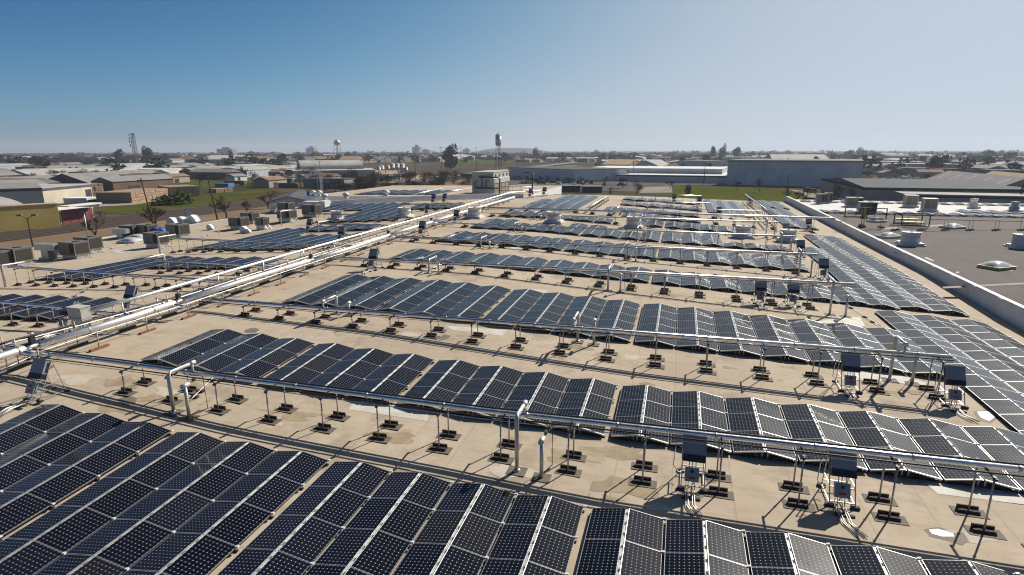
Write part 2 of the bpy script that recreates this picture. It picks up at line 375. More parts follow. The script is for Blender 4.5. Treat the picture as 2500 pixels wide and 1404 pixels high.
fr.box((0, 0, .03), (2.3, .07, .035), 1); fr.tube([(-.13, -.02, .02), (-.13, -.02, .2), (-.07, -.02, .29), (.07, -.02, .29), (.13, -.02, .2), (.13, -.02, .02)], .012, 5, 0)
FRM = fr.mesh('support_frame', [M['galv'], M['dim']])
st = MB(); st.box((0, -STEP/2, RH-.05), (.07, STEP, .02), 0)
for q in range(3): st.box((0, -.25-q*.5, RH-.0385), (.045, .14, .004), 1)
STM = st.mesh('ridge_strip', [M['galv'], M['dim']])
cl = MB(); cl.box((0, 0, 0), (.10, .075, .05), 0); CLM = cl.mesh('panel_clip', [M['white']])
EDG = MB()
for s_ in (-1, 1): EDG.bar((s_*HG, 0, RH-.03), (s_*(HG+PW_*math.cos(TILT)), 0, RH-PW_*math.sin(TILT)-.03), .045, .05, 0)
EDM = EDG.mesh('end_rail', [M['galv']])
nrow = 0
def panel_row(u, v, n, label, group, strip=True, clips=False, frames=True):
    """ridge at u, far end at v, n panels towards the viewer"""
    z0 = rz(u, v); t = thing('solar_panel_row', label, 'solar panels', (u, v, z0), 0, group)
    for k in range(n):
        va, vb = v-k*STEP, v-(k+1)*STEP; za, zb = rz(u, va)-z0, rz(u, vb)-z0
        rx = math.atan2(za-zb, STEP); sl_ = (rz(u+1, va-.8)-rz(u-1, va-.8))/2
        for s_ in (-1, 1):
            inst('solar_panel', PM[s_], t, (s_*HG, -k*STEP-.008, za+RH+s_*sl_*HG), (rx, -math.atan(sl_), 0))
        if strip: inst('ridge_strip', STM, t, (0, -k*STEP, za), (rx, 0, 0))
        if frames: inst('support_frame', FRM, t, (0, -k*STEP-(.06 if k == 0 else 0), za+.004), (0, -math.atan(sl_), 0))
        if clips:
            xo = HG+PW_*math.cos(TILT)+.03; inst('panel_clip', CLM, t, (xo, -k*STEP, rz(u+xo, va)-z0+RH-PW_*math.sin(TILT)+.01), (0, -TILT-.05, 0))
    ve = v-n*STEP; sl_ = (rz(u+1, ve)-rz(u-1, ve))/2
    if frames:
        inst('support_frame', FRM, t, (0, -n*STEP+.05, rz(u, ve)-z0+.004), (0, -math.atan(sl_), 0))
    inst('end_rail', EDM, t, (0, -n*STEP-.025, rz(u, ve)-z0), (0, -math.atan(sl_), 0))
    return t
LP_, WX = 2.306, .20
def lat(i): return i*LP_+WX*sum(1 for q in (2, 5, 9) if i > q)
def block(u0, v, ns, where, lattice=True, **kw):
    for i, n in enumerate(ns):
        if not n: continue
        vv = v
        if isinstance(n, tuple): vv, n = n
        o = ORD[i] if i < 30 else 'last'
        panel_row(u0+(lat(i) if lattice else 2.29*i), vv, n, o+' solar panel row from the left in '+where, 'solar panel rows in '+where, **kw)
block(0, 0, [7]*8+[6]*4+[5]*4, 'the nearest array at the bottom', clips=True)
block(.04, 9.63, [3]*17, 'the array just behind the front pipe', clips=True)
block(.15, 23.68, [5]*17, 'the array behind the second pipe', clips=True)
block(.4, 35.4, [3]*17, 'the array behind the third pipe')
block(.44, 47.85, [4]*16, 'the array behind the fourth pipe')
block(.44, 60.2, [5, 5, (57.1, 3), (57.1, 3), (57.1, 3), 5, 5, (57.1, 3), (57.1, 3), 5, 5, 5, 5, (55.4, 2), (55.4, 2), (55.4, 2)], 'the array behind the fifth pipe', frames=False)
block(.5, 69.2, [3, 3, 3, 0, (67, 2), (67, 2), (67, 2), 0, (69, 3), (69, 3), (69, 3), (69, 3), (69, 3), (69, 3), (69, 3)], 'the array behind the sixth pipe', frames=False)
block(1.2, 88.9, [10, 10, 10, 10], 'the long array beyond the big pipe', False, frames=False)
block(1.2, 100.5, [0, 7, 7, 7], 'the pale array at the far roof edge', False, frames=False)
block(14.3, 80.5, [3, 2], 'the small array beyond the big pipe', False, frames=False)
block(17.6, 80.6, [2]*5, 'the short array before the far pipes', False, frames=False)
block(17.6, 74.6, [2]*5, 'the short array right behind the big pipe', False, frames=False)
block(16.0, 91.6, [3]*6, 'the far array between the last pipes', False, frames=False)
block(15.2, 103, [3]*6, 'the last array before the green field', False, frames=False)
block(30.6, 111, [16, 17, 17], 'the far array by the right hand pipe', False, frames=False)
block(39.68, 28.9, [14, 12, 11], 'the right front array along the parapet', False, clips=True)
block(39.54, 67.3, [(55.8, 16), 23, 23], 'the right middle array along the parapet', False)
block(40.9, 103.5, [18, 18], 'the right back array along the parapet', False, frames=False)
block(41.9, 121, [10, 10], 'the array at the parapet end', False, frames=False)
block(-30.26, 14.0, [3]*8, 'the left front array beyond the trunk', False)
block(-28.9, 31.2, [7, 7, 7, (30.4, 3), (30.4, 3), (30.4, 3), (30.4, 3), (30.4, 3)], 'the left second array with three long rows', False)
block(-29.7, 55.0, [11, 11, 11, (47.6, 7), (47.6, 7), (47.6, 7), (47.6, 7), (47.6, 7)], 'the left long array beyond the hvac units', False)
block(-25.7, 56.9, [2, 3, 3, 3, 3], 'the left fourth array', False, frames=False)
block(-27.0, 74.4, [8, 8, 8, (73, 7), (70, 5)], 'the left fifth array behind the round vents', False, frames=False)
block(-38.0, 82.0, [5, 5, 5, 5, 5, 5, 5], 'the left back array below the back wall', False, frames=False)
block(-19.4, 80.0, [4, 4, 4, 4], 'the small array by the back wall', False, frames=False)

# ------------------------------------------------------------------ pipe stands
def base_mesh():
    b = MB(); b.box((0, 0, .03), (.60, .26, .04), 0); b.box((0, .10, .12), (.60, .05, .16), 0); b.box((0, -.06, .075), (.60, .05, .06), 0); b.box((.02, .02, .085), (.5, .14, .06), 0); return b.mesh('base', [M['rust']])
BM = base_mesh(); PADM = MB().box((.02, -.02, .006), (.95, .50, .012)).mesh('pad', [M['mat']])
def stand(u, v, h, dv, label, group, du=0):
    """h = height of the carrying arm above the roof at (u, v)"""
    z0 = rz(u, v); u += random.uniform(-.07, .07); v += random.uniform(-.04, .04); t = thing('pipe_stand', label, 'pipe stand', (u, v, z0), random.uniform(-.035, .035), group)
    for q, y in enumerate((0, dv)):
        zb = rz(u, v+y)-z0
        p = MB(); p.tube([(0, y, zb+.05), (0, y, h)], .028, 8); p.box((0, y, zb+(h-zb)*.62), (.062, .062, .05), 0); p.build('post', M['gpost'], t)
        o = inst('base', BM, t, (0, y, zb)); inst('pad', PADM, o, (0, 0, .004))
    a = MB(); a.box((0, dv/2, h-.02), (.05, dv+.25, .05)); a.box((0, -.02, h-.04), (.09, .08, .12)); a.build('cross_arm', M['black'], t)
    return t
RUNW = ['front', 'second', 'third', 'fourth', 'fifth', 'sixth']
RUNS = [  # centre v, pipe z points, u from, u to, radius, first stand, last stand
    (2.68, [(-16, 1.0), (0, .97), (8, .9), (18, .84), (28, 1.0), (42, 1.2)], -16, 42, .095, 1.0, 42),
    (13.4, [(-5, .98), (16, 1.06), (37.2, 1.12)], -5.2, 37.2, .095, -1.5, 37),
    (28.3, [(-5, 1.2), (12, 1.29), (37, 1.27)], -5.2, 36.9, .095, -1.5, 36.5),
    (40.9, [(-6, 1.33), (16, 1.28), (37, 1.26)], -5.2, 37.0, .095, -3, 36.8),
    (52.9, [(-5, 1.42), (17, 1.35), (37.2, 1.22)], -5.2, 37.1, .09, -1.5, 37),
    (64.2, [(-3, 1.58), (9, 1.52), (37, 1.5)], -4.4, 37, .09, -1.5, 37)]
def pipe(name, pts, r, label, cat, group=None, mat='jacket', band=0, n=14, bandpart='clamp'):
    t = thing(name, label, cat, pts[0], 0, group); o = Vector(pts[0])
    MB().tube([Vector(p)-o for p in pts], r, n).build('pipe_body', M[mat], t)
    if band:
        P = [Vector(p)-o for p in pts]
        for a, b_ in zip(P, P[1:]):
            L = (b_-a).length; d = (b_-a)/L; k_ = max(1, int(L/band))
            for i in range(k_):
                c_ = a+d*(L*(i+.5)/k_); MB().tube([c_-d*.04, c_+d*.04], r*1.09, n).build(bandpart, M['galv'], t)
    return t
for ri, (vc, zs, ua, ub, rad, sa, sb) in enumerate(RUNS):
    us = [ua]+[q for q, _ in zs if ua < q < ub]+[ub]
    pipe('insulated_pipe', [(q, vc, lerp(zs, q)) for q in us], rad, 'long shiny insulated pipe of the %s run from the front, right of the trunk' % RUNW[ri], 'pipe', 'shiny cross pipes on the roof', 'jacket', 2.55)
    if ri < 4:
        pipe('refrigerant_pipe', [(q, vc-.34, lerp(zs, q)-.06) for q in us], .03, 'thin black pipe in front of the %s shiny cross pipe' % RUNW[ri], 'pipe', 'thin black pipes', 'black', 0, 8)
        pipe('conduit_pipe', [(q, vc-.42, lerp(zs, q)-.13) for q in us], .016, 'thin grey conduit below the black pipe of the %s cross pipe' % RUNW[ri], 'conduit', 'thin conduits', 'galv', 0, 6)
    if ri < 2:
        pipe('refrigerant_pipe', [(q, vc+.27, lerp(zs, q)+.02) for q in us], .04, 'black insulated pipe hugging the back of the %s shiny cross pipe' % RUNW[ri], 'pipe', 'thin black pipes', 'black', 0, 8)
    u = sa; k = 0
    while u <= sb:
        h = lerp(zs, u)-rad-rz(u, vc-.53)-.005
        stand(u, vc-.53, max(.2, h), 1.06, '%s two post stand from the left under the %s shiny cross pipe' % (ORD[k] if k < 30 else 'last', RUNW[ri]), 'stands under the cross pipes'); u += 2.55; k += 1
# the big far pipe
pipe('insulated_pipe', [(-5.8, 72, 1.62), (9, 72, 1.58), (23, 72, 1.47), (45.3, 72, 1.35)], .14, 'thickest shiny cross pipe running right across the far arrays to the parapet', 'pipe', None, 'jacket', 8)
u = -.7; k = 0
while u < 45:
    stand(u, 71.4, max(.16, lerp([(-6, 1.62), (23, 1.47), (45, 1.35)], u)-.14-rz(u, 71.4)-.005), 1.2, '%s two post stand from the left under the thickest far pipe' % ORD[min(k, 29)], 'stands under the cross pipes'); u += 2.55; k += 1
FR = [(78.9, 1.55, 19.4, 36.9, 'pipe just beyond the thickest far pipe'), (88.4, 1.75, 14.6, 29.6, 'second last far pipe'), (100.5, 2.1, 17.2, 28.6, 'last far pipe')]
for vc, zz, ua, ub, wh_ in FR:
    pipe('insulated_pipe', [(ua, vc, zz), (ub, vc, zz-.05)], .08, 'shiny '+wh_, 'pipe', 'shiny cross pipes on the roof', 'jacket', 0, 10)
    u = ua+.4; k = 0
    while u < ub:
        stand(u, vc-.5, zz-.09-rz(u, vc-.5), 1.0, '%s stand from the left under the %s' % (ORD[k], wh_), 'stands under the far pipes'); u += 2.55; k += 1
# left hand runs, lower and more closely carried
LRW = ['first', 'second', 'third', 'fourth', 'fifth', 'sixth', 'seventh']
LR = [(8.6, [(-40, .5), (-9, .55), (-6, .62)], -40, -6, 2.1), (18.4, [(-31, .72), (-8, .8)], -31.2, -7, 2.1), (24.0, [(-22.5, .72), (-7, .75)], -22.3, -6.6, 2.1), (36.0, [(-32.5, .55), (-8, .75)], -32.3, -7, 2.2), (52.6, [(-23.5, .85), (-8, 1.0)], -23.6, -8, 2.3), (61.8, [(-30, .95), (-13, 1.2)], -29, -10, 2.3), (72.6, [(-21, 1.6), (-11, 1.65)], -21.4, -10, 2.5)]
def planev(px, py, v):
    d = ray(px, py); return CAM+d*((v-CAM.y)/d.y)
def planeu(px, py, u):
    d = ray(px, py); return CAM+d*((u-CAM.x)/d.x)
LPX = [[(0, 737.6), (131, 749), (185, 755.6), (304, 768.7)], [(34, 650), (164, 660.6), (328, 672), (422, 676.6), (561, 688.8)], [(381, 636), (540, 643.8), (651, 651), (676, 653.6)], [(412, 580.7), (553, 587), (717, 593.8), (836, 599.7)], [(776, 544.8), (850, 547), (918, 549)], [(755, 519.8), (869, 523.5), (968, 529)], [(988, 498), (1101, 498.5)]]
for k_, (vc, zs, ua, ub, sp_) in enumerate(LR):
    zs = [(p.x, p.z) for p in (planev(a, b, vc) for a, b in LPX[k_])]; zs.sort(); ua = zs[0][0] if k_ else -26; ub = min(zs[-1][0]+3, -5.8)
    pipe('insulated_pipe', [(ua, vc, lerp(zs, ua))]+[(q, vc, z) for q, z in zs if ua < q < ub]+[(ub, vc, lerp(zs, ub))], .085, '%s shiny cross pipe from the front, left of the trunk' % LRW[k_], 'pipe', 'shiny cross pipes left of the trunk', 'jacket', 0, 10)
    pipe('refrigerant_pipe', [(ua+.3, vc-.3, lerp(zs, ua)-.05), (ub, vc-.3, lerp(zs, ub)-.05)], .028, 'thin black pipe beside the %s cross pipe left of the trunk' % LRW[k_], 'pipe', 'thin black pipes left of the trunk', 'black', 0, 6)
    u = ua+.8; k = 0
    while u < ub-.6:
        h = lerp(zs, u)-.085-rz(u, vc-.5)-.005
        if h > .15: stand(u, vc-.5, h, 1.0, '%s stand from the left under the %s cross pipe left of the trunk' % (ORD[min(k, 29)], LRW[k_]), 'stands left of the trunk'); k += 1
        u += sp_

# ------------------------------------------------------------------ the trunk: one thick pipe, two thinner ones, a low conduit
def upt(pts, u): return [planeu(a, b, u) for a, b in pts]
TR = upt([(28, 862), (77, 846.7), (318, 775), (436, 736), (620, 677.4), (761, 635), (858, 605.6), (950, 574.3), (1018, 553), (1055, 541.7), (1106, 526), (1163, 508), (1257, 481)], -5.4)
TR = [TR[0]+(TR[0]-TR[1]).normalized()*9]+TR
cuts = [0, 2, 4, 6, 8, 10, 13]
for i, (a, b) in enumerate(zip(cuts, cuts[1:])):
    P = TR[a:b+1]; d0 = (P[1]-P[0]).normalized(); d1 = (P[-1]-P[-2]).normalized(); P = [P[0]+d0*.35]+P[1:-1]+[P[-1]-d1*.35]
    pipe('trunk_pipe', P, .175, '%s length from the front of the thick silver trunk pipe running to the back' % ORD[i], 'pipe', 'thick trunk pipe lengths', 'jacketw', 6, 20)
    if i < 5:
        Q = TR[b]; jt = thing('valve_station', 'tangle of small valves and flanges at %s trunk joint from the front' % ORD[i], 'valves', Q, 0, 'valve stations on the trunk')
        j = MB(); j.tube([(-.9, -.5, -.12), (.9, -.5, -.12)], .12, 12); j.tube([(0, -.42, 0), (0, .42, 0)], .11, 12); j.build('manifold', M['jacket'], jt)
        j = MB(); j.lathe([(.19, -.06), (.19, .06)], 14, (-.35, .1, .05)); j.box((-.2, .2, .3), (.22, .22, .3)); j.tube([(-.2, .2, .4), (-.2, .2, .62)], .02, 6); j.build('flange', M['black'], jt)
        j = MB(); j.lathe([(.02, 0), (.13, .01), (.13, .03), (.02, .04)], 14, (-.2, .2, .6)); j.build('handwheel', M['galv'], jt)
UPP = upt([(219.5, 759), (400, 708), (640, 639), (836, 584), (1040, 528.5), (1248, 470)], -7.0); UPP.append(planev(1321, 464.7, UPP[-1].y+9))
pipe('vapour_pipe', UPP, .105, 'slim bright pipe running high along the left side of the trunk', 'pipe', None, 'jacketw', 7)
pipe('refrigerant_pipe', upt([(-60, 858), (33, 830), (193, 789), (400, 733.5), (740, 626), (771, 617), (1000, 545)], -6.3), .05, 'black pipe running between the trunk and the high bright pipe', 'pipe', None, 'black', 0, 8)
pipe('conduit_pipe', upt([(-60, 864), (33, 836), (193, 795), (400, 739), (740, 630), (1000, 549)], -6.2), .035, 'pale thin pipe under the black pipe beside the trunk', 'pipe', None, 'galv', 0, 8)
LOW = upt([(60, 869), (115, 853), (210, 820), (400, 760.5), (553, 710), (740, 648.7), (900, 598), (1020, 560)], -4.7)
pipe('conduit_pipe', LOW, .026, 'slim pale pipe running low on the front side of the trunk', 'pipe', None, 'galv', 0, 8)
for i, (u_, dz_) in enumerate(((-7.7, -.35), (-8.1, -.62), (-5.9, -.32))):
    pipe('conduit_pipe', [(u_, q.y, max(q.z+dz_-.55, rz(u_, q.y)+.25)) for q in TR], .03, ('thin silver pipe left of the high bright pipe along trunk', 'lowest thin silver pipe at the far left of the trunk bundle', 'thin silver pipe tucked under the thick trunk pipe')[i], 'pipe', None, 'galv', 0, 6)
for i, v_ in enumerate((5.2, 8.6, 11, 16.2, 18.4, 21, 24, 26.2, 31, 36)):
    z_ = rz(-7, v_)+.62; b_ = thing('branch_pipe', '%s short branch pipe from the front crossing the trunk bundle' % ORD[i], 'pipe', (-9.2, v_+.35, z_), 0, 'branch pipes across the trunk')
    MB().tube([(0, 0, 0), (2.4, 0, .05), (2.5, 0, .1), (2.5, 0, .9 if i % 2 else .5)], .04, 8).build('pipe_body', M['jacketw'], b_); MB().tube([(1.2, 0, -.6), (1.2, 0, 0)], .02, 6).build('post', M['gpost'], b_); MB().box((1.2, 0, -.6), (.4, .2, .1)).build('block', M['block'], b_)
v = 2.5; k = 0
while v < 86:
    z0 = rz(-5.4, v); t = thing('trunk_stand', '%s rusty sleeper stand from the front carrying the thick trunk' % (ORD[k] if k < 30 else 'last'), 'pipe stand', (-5.4, v, z0), 0, 'sleeper stands under the trunk')
    zt = lerp([(p.y, p.z) for p in TR], v)-.2-z0
    MB().box((.85, .0, .06), (.17, 1.05, .10)).build('sleeper', M['sleeper'], t); MB().box((-.75, .1, .06), (.17, 1.05, .10)).build('sleeper', M['rust'], t)
    p = MB(); p.tube([(.85, 0, .1), (.85, 0, zt+.25)], .03, 6); p.box((.05, 0, zt-.03), (1.7, .06, .05)); p.build('post', M['gpost'], t)
    p = MB(); p.tube([(-.75, .1, .1), (-.75, .1, zt+.6)], .03, 6); p.tube([(-1.6, .1, .0), (-1.6, .1, lerp([(q.y, q.z) for q in UPP], v)-z0-.1)], .03, 6); p.box((-1.2, .1, zt+.3), (1.1, .05, .05)); p.build('post', M['gpost'], t)
    v += 3.0; k += 1

# ------------------------------------------------------------------ inverters on slanted frames
def make_inverter():
    t = thing('inverter_stand', '', 'inverter', (0, 0, 0))
    f_ = MB()
    for s_ in (-1, 1):
        x = s_*.38
        f_.bar((x, -.55, .06), (x, .28, 1.72), .032, .032); f_.bar((x, .62, .06), (x, .24, 1.66), .032, .032)
        f_.bar((x, -.55, .08), (x, .62, .08), .03, .03); f_.bar((x, -.28, .6), (x, .5, .6), .03, .03)
    f_.bar((-.38, -.3, .55), (.38, -.3, .55), .04, .04); f_.bar((-.38, -.5, .14), (.38, -.5, .14), .035, .035); f_.bar((-.38, .55, .3), (.38, .55, .3), .035, .035)
    f_.build('frame', M['galv'], t)
    for s_ in (-1, 1):
        for y in (-.55, .62): MB().box((s_*.38, y, .04), (.26, .14, .09)).build('foot', M['block'], t)
    rot = Matrix.Rotation(-math.atan2(.83, 1.66), 3, 'X')      # leaning back with the frame
    b = MB(); b.box((0, 0, .12), (.74, .22, .62), 0); b.box((0, .0, .44), (.78, .25, .025), 0); b.box((.372, .03, .1), (.012, .09, .45), 1); b.box((-.372, .03, .1), (.012, .09, .45), 1)
    o = b.build('inverter', [M['invgrey'], M['invblack']], t, (0, -.06, 1.30)); o.rotation_euler = rot.to_euler()
    c_ = MB(); c_.box((0, -.01, -.31), (.74, .24, .24), 0); cc = c_.build('cover', M['invblack'], o)
    r_ = MB(); r_.box((-.27, -.133, -.22), (.08, .006, .03)); r_.box((.27, -.133, -.22), (.08, .006, .03)); r_.build('sticker', M['red'], o)
    d = MB(); d.box((0, 0, 0), (.46, .17, .46)); dd = d.build('switch_box', M['invgrey'], t, (-.05, -.48, .56)); dd.rotation_euler = (R(-24), 0, 0)
    MB().box((0, -.092, .1), (.09, .03, .10)).build('switch', M['invblack'], dd); MB().box((0, -.088, -.10), (.2, .008, .075)).build('sticker', M['red'], dd)
    q = MB()
    for x in (-.17, -.1, .04, .11): q.tube([(x-.05, -.42, .4), (x-.05, -.5, .14), (x-.05, -.62, .05), (x-.05, -1.5, .05), (x+.22, -2.1, .05)], .016, 6)
    for x in (-.1, 0, .12): q.tube([(x-.05, -.3, 1.0), (x-.05, -.36, .75)], .016, 6)
    q.tube([(-.38, .1, 1.2), (-.62, .1, 1.35), (-.66, .1, .5), (-.5, .05, .3), (-.38, 0, .32)], .014, 6)
    q.build('conduit', M['galv'], t); MB().box((-.05, -1.05, .02), (.6, .12, .05)).build('sleeper', M['block'], t)
    return t
INV = [((1690, 1196), 'right of the middle under the front cross pipe'), ((2055, 1236), 'near the right end under the front cross pipe'), ((2075, 957), 'under the second cross pipe, left of its two'), ((2330, 993), 'at the right end of the second cross pipe'),
 ((1856, 743), 'left of two under the right end of the third pipe'), ((1936, 748), 'right of two under the right end of the third pipe'), ((2010, 682), 'at the right end of the fourth cross pipe'), ((1954, 628), 'behind the round vent at the fifth pipe end'),
 ((1974, 564), 'behind the thick far pipe next to the parapet array'), ((1918, 580), 'peeping out behind the right hand round vent'), ((1755, 534), 'just in front of the thickest far pipe'), ((1707, 504), 'right of the far pipes before the steep array'), ((1645, 497), 'between the last two far pipes'), ((1832, 502), 'at the far end of the right hand lengthwise pipe'),
 ((85, 980), 'on the left edge by the front end of the trunk'), ((312, 765), 'behind the trunk at the left front array'), ((160, 810), 'left of the grey electrical cabinet'), ((908, 660), 'alone on the bare roof right of the trunk'), ((1028, 578), 'touching the trunk at the fourth cross pipe'), ((1112, 545), 'at the trunk in front of a round vent'),
 ((831, 592), 'left of the trunk beside the long blue array'), ((753, 566), 'in front of the two left round vents'), ((1042, 526), 'beside the farther left round vent'), ((1057, 498), 'left of two before the white back wall'), ((1084, 497), 'right of two before the white back wall'), ((1294, 483), 'second last on the far end of the trunk'), ((1328, 479), 'last at the far end of the trunk')]
proto = make_inverter(); pt = tree_of(proto)
for i, ((px, py), where) in enumerate(INV):
    p = at(px, py); loc = (p.x, p.y+.5, rz(p.x, p.y+.5)); lab = 'grey inverter on slanted frame '+where
    o = proto if i == 0 else copy_tree(proto, pt, loc, lab)
    o.location = loc; o['label'] = lab; o['group'] = 'grey inverters on slanted frames'
# grey cabinet on legs
p = at(203, 815); t = thing('electrical_cabinet', 'pale grey electrical cabinet on legs between inverters left of the trunk', 'cabinet', (p.x, p.y, rz(p.x, p.y)))
b = MB(); b.box((0, 0, 1.25), (1.0, .6, .75)); b.box((0, -.02, 1.64), (1.06, .68, .04)); b.box((0, -.02, 1.0), (1.04, .64, .03)); b.build('body', M['cab'], t)
for sx in (-.4, .4):
    for sy in (-.2, .2): MB().box((sx, sy, .44), (.06, .06, .88)).build('leg', M['galv'], t)
b = MB()
for q in range(5): b.tube([(-.2+q*.13, -.2, .9), (-.2+q*.13, -.2, .05)], .02, 6)
b.build('conduit', M['galv'], t)

# ------------------------------------------------------------------ pipe risers and capped stubs
def riser(u, v, vp, zp, ip, ir, r=.085, stub=True):
    z0 = rz(u, v); zt = zp+.42; t = thing('pipe_riser', 'white metal riser, %s from the left on the %s cross pipe' % (ORD[ir], ip), 'riser pipe', (u, v, z0), 0, 'pipe risers')
    s_ = .12 if vp > v else -.12
    b = MB(); b.tube([(0, 0, .03), (0, 0, zt-z0-.05), (0, s_, zt-z0+.03), (0, vp-v, zt-z0+.03)], r, 12); b.build('pipe_body', M['jacketp'], t)
    b = MB(); b.tube([(0, vp-v-.12, zt-z0+.03), (0, vp-v+.16, zt-z0+.03)], r*1.35, 12); b.tube([(0, vp-v, zt-z0), (0, vp-v, zp-z0)], r*.8, 10); b.build('tee', M['jacketp'], t)
    MB().box((0, 0, .012), (.7, .6, .016)).build('pad', M['mat'], t); MB().lathe([(.14, 0), (.12, .05), (.09, .1)], 12, (0, 0, .015)).build('collar', M['galv'], t)
    if stub:
        u2 = u+.95; z2 = rz(u2, v-.15); t2 = thing('capped_stub', 'short capped pipe stub right of %s riser on the %s cross pipe' % (ORD[ir], ip), 'pipe stub', (u2, v-.15, z2), 0, 'capped stubs')
        h = min(1.45, zt-z2-.35); b = MB(); b.tube([(0, 0, .03), (0, 0, h)], .07, 10); b.build('pipe_body', M['jacketp'], t2)
        MB().tube([(0, -.17, h), (0, .2, h)], .1, 12).build('cap', M['jacketp'], t2); MB().box((0, 0, .012), (.65, .55, .016)).build('pad', M['mat'], t2)
        b = MB(); b.tube([(0, .2, h), (.05, .45, h+.1), (.22, .75, h+.15), (.22, .8, .1), (-.1, -.1, .05)], .014, 6); b.box((.05, .42, h+.1), (.09, .12, .12)); b.build('valve', M['black'], t2)
for ri, L in ((0, [(4.4, 1.42), (19.57, 1.6), (35.3, 1.5)]), (1, [(3.9, 14.9), (19.5, 15.0), (35.3, 14.7)]), (2, [(5.0, 26.9), (19.8, 26.9), (35.2, 26.9)]), (3, [(5.3, 39.4), (20, 39.6), (35.4, 39.7)]), (4, [(5.5, 51.4), (20.2, 51.4), (35.6, 51.6)]), (5, [(5.2, 62.9), (20, 63), (35.5, 63)])):
    for k, (u, v) in enumerate(L): riser(u, v, RUNS[ri][0], lerp(RUNS[ri][1], u), RUNW[ri], k, .072, ri > 0 or k != 2)
for i, ((x, y), v, k_) in enumerate([((20, 700), 17.2, 1), ((419, 655), 25.4, 2), ((390, 622), 34.4, 3), ((783, 568), 51.0, 4), ((745, 535), 60, 5)]):
    p = at(x, y); zs = lerp(sorted((q.x, q.z) for q in (planev(a, b, LR[k_][0]) for a, b in LPX[k_])), p.x)
    z0 = rz(p.x, v); dv = LR[k_][0]-v; t = thing('pipe_riser', 'white riser at the left end of the %s cross pipe left of trunk' % LRW[k_], 'riser pipe', (p.x, v, z0), 0, 'pipe risers')
    MB().tube([(0, 0, .03), (0, 0, zs-z0+.2), (0, .1 if dv > 0 else -.1, zs-z0+.28), (0, dv, zs-z0+.28), (0, dv*1.5, zs-z0+.28)], .08, 12).build('pipe_body', M['jacketp'], t)
# lengthwise pipes with close set stands
def lpipe(u, va, vb, z, lab, n, r=.1):
    pipe('insulated_pipe', [(u, va, z), (u, vb, z)], r, lab, 'pipe', None, 'jacket', 8)
    for k in range(n):
        v = va+(vb-va)*(k+.5)/n; zz = rz(u, v); t = thing('pipe_stand', '%s stand from the front under the %s' % (ORD[k], lab), 'pipe stand', (u, v, zz), 0, 'stands under '+lab)
        for x in (-.45, .45):
            q = MB(); q.tube([(x, 0, .05), (x, 0, z-zz-r-.02)], .028, 6); q.build('post', M['gpost'], t); inst('base', BM, t, (x, 0, 0), (0, 0, R(90)))
        MB().box((0, 0, z-zz-r-.03), (1.15, .06, .05)).build('cross_arm', M['black'], t)
lpipe(11.3, 72.6, 96, 1.95, 'lengthwise pipe right of the long far array', 9)
lpipe(37.6, 73, 113, 1.6, 'lengthwise pipe left of the parapet arrays', 18)
lpipe(15.6, 72.6, 77, 1.9, 'short lengthwise pipe beyond the thickest far pipe', 3)
# conduits with blocks along the roof
for i, (a, b) in enumerate([((115, 760), (218, 705)), ((0, 910), (120, 858)), ((1050, 660), (1100, 640)), ((2062, 742), (2150, 800)), ((1735, 548+120), (1800, 690)), ((130, 640), (345, 590)), ((490, 580), (560, 560)), ((530, 918), (462, 985))]):
    p, q = at(*a), at(*b); n = 5; t = thing('roof_conduit', ['conduit on blocks crossing bare roof by the left second array', 'conduit on blocks at the left edge below the trunk', 'short conduit on blocks by the third cross pipe', 'conduit on dark blocks leading to the right front array', 'conduit on blocks behind the third cross pipe', 'conduit on dark blocks below the left hvac units', 'conduit on blocks beside the small hooded vent', 'conduit on two blocks beside the front left riser'][i], 'conduit', p, 0, 'conduits on blocks')
    pts = []
    for k in range(n+1):
        s_ = p.lerp(q, k/n); pts.append(Vector((s_.x, s_.y, rz(s_.x, s_.y)+.1))-p)
    MB().tube(pts, .022, 6).build('pipe_body', M['galv'], t)
    for k in (1, 3, 4): MB().box(pts[k]-Vector((0, 0, .06)), (.3, .18, .1)).build('block', M['block'], t)

# ------------------------------------------------------------------ round roof vents, skylights, hvac
def round_vent(p, lab, r=.95, h=1.12, s=1):
    t = thing('round_vent', lab, 'roof vent', p, 0, 'round white roof vents')
    b = MB(); b.prism([(-1.25, -1.25), (1.25, -1.25), (1.25, 1.25), (-1.25, 1.25)], 0, .16); b.prism([(-1.12, -1.12), (1.12, -1.12), (1.12, 1.12), (-1.12, 1.12)], .16, .34); b.build('curb', M['vent'], t)
    b = MB(); b.lathe([(r+.05, .34), (r, .42), (r, .34+h*.5), (r+.025, .34+h*.51), (r+.025, .34+h*.54), (r, .34+h*.55), (r, .3+h), (r+.05, .32+h), (r+.05, .36+h), (r-.04, .36+h), (r-.04, .3+h)], 36); b.build('drum', M['vent'], t)
    b = MB(); b.lathe([(r-.05, .3+h), (.15, .22+h), (.15, .36+h), (.0, .38+h)], 30); b.build('fan_well', M['dim'], t)
for (x, y), lab in [((815, 538), 'round white vent leftmost, beyond the left arrays'), ((981, 530), 'round white vent left of the trunk pipe'), ((1153, 532), 'round white vent just right of the trunk pipe'), ((1349, 544), 'round white vent second right of the trunk'), ((1545, 556), 'round white vent in the middle of the right arrays'), ((1815, 580), 'round vent half hidden behind the fifth cross pipe'), ((1926, 590), 'round vent beside the right middle array')]:
    p = at(x, y+2); p.y += 1.0; p.z = rz(p.x, p.y); round_vent(p, lab)
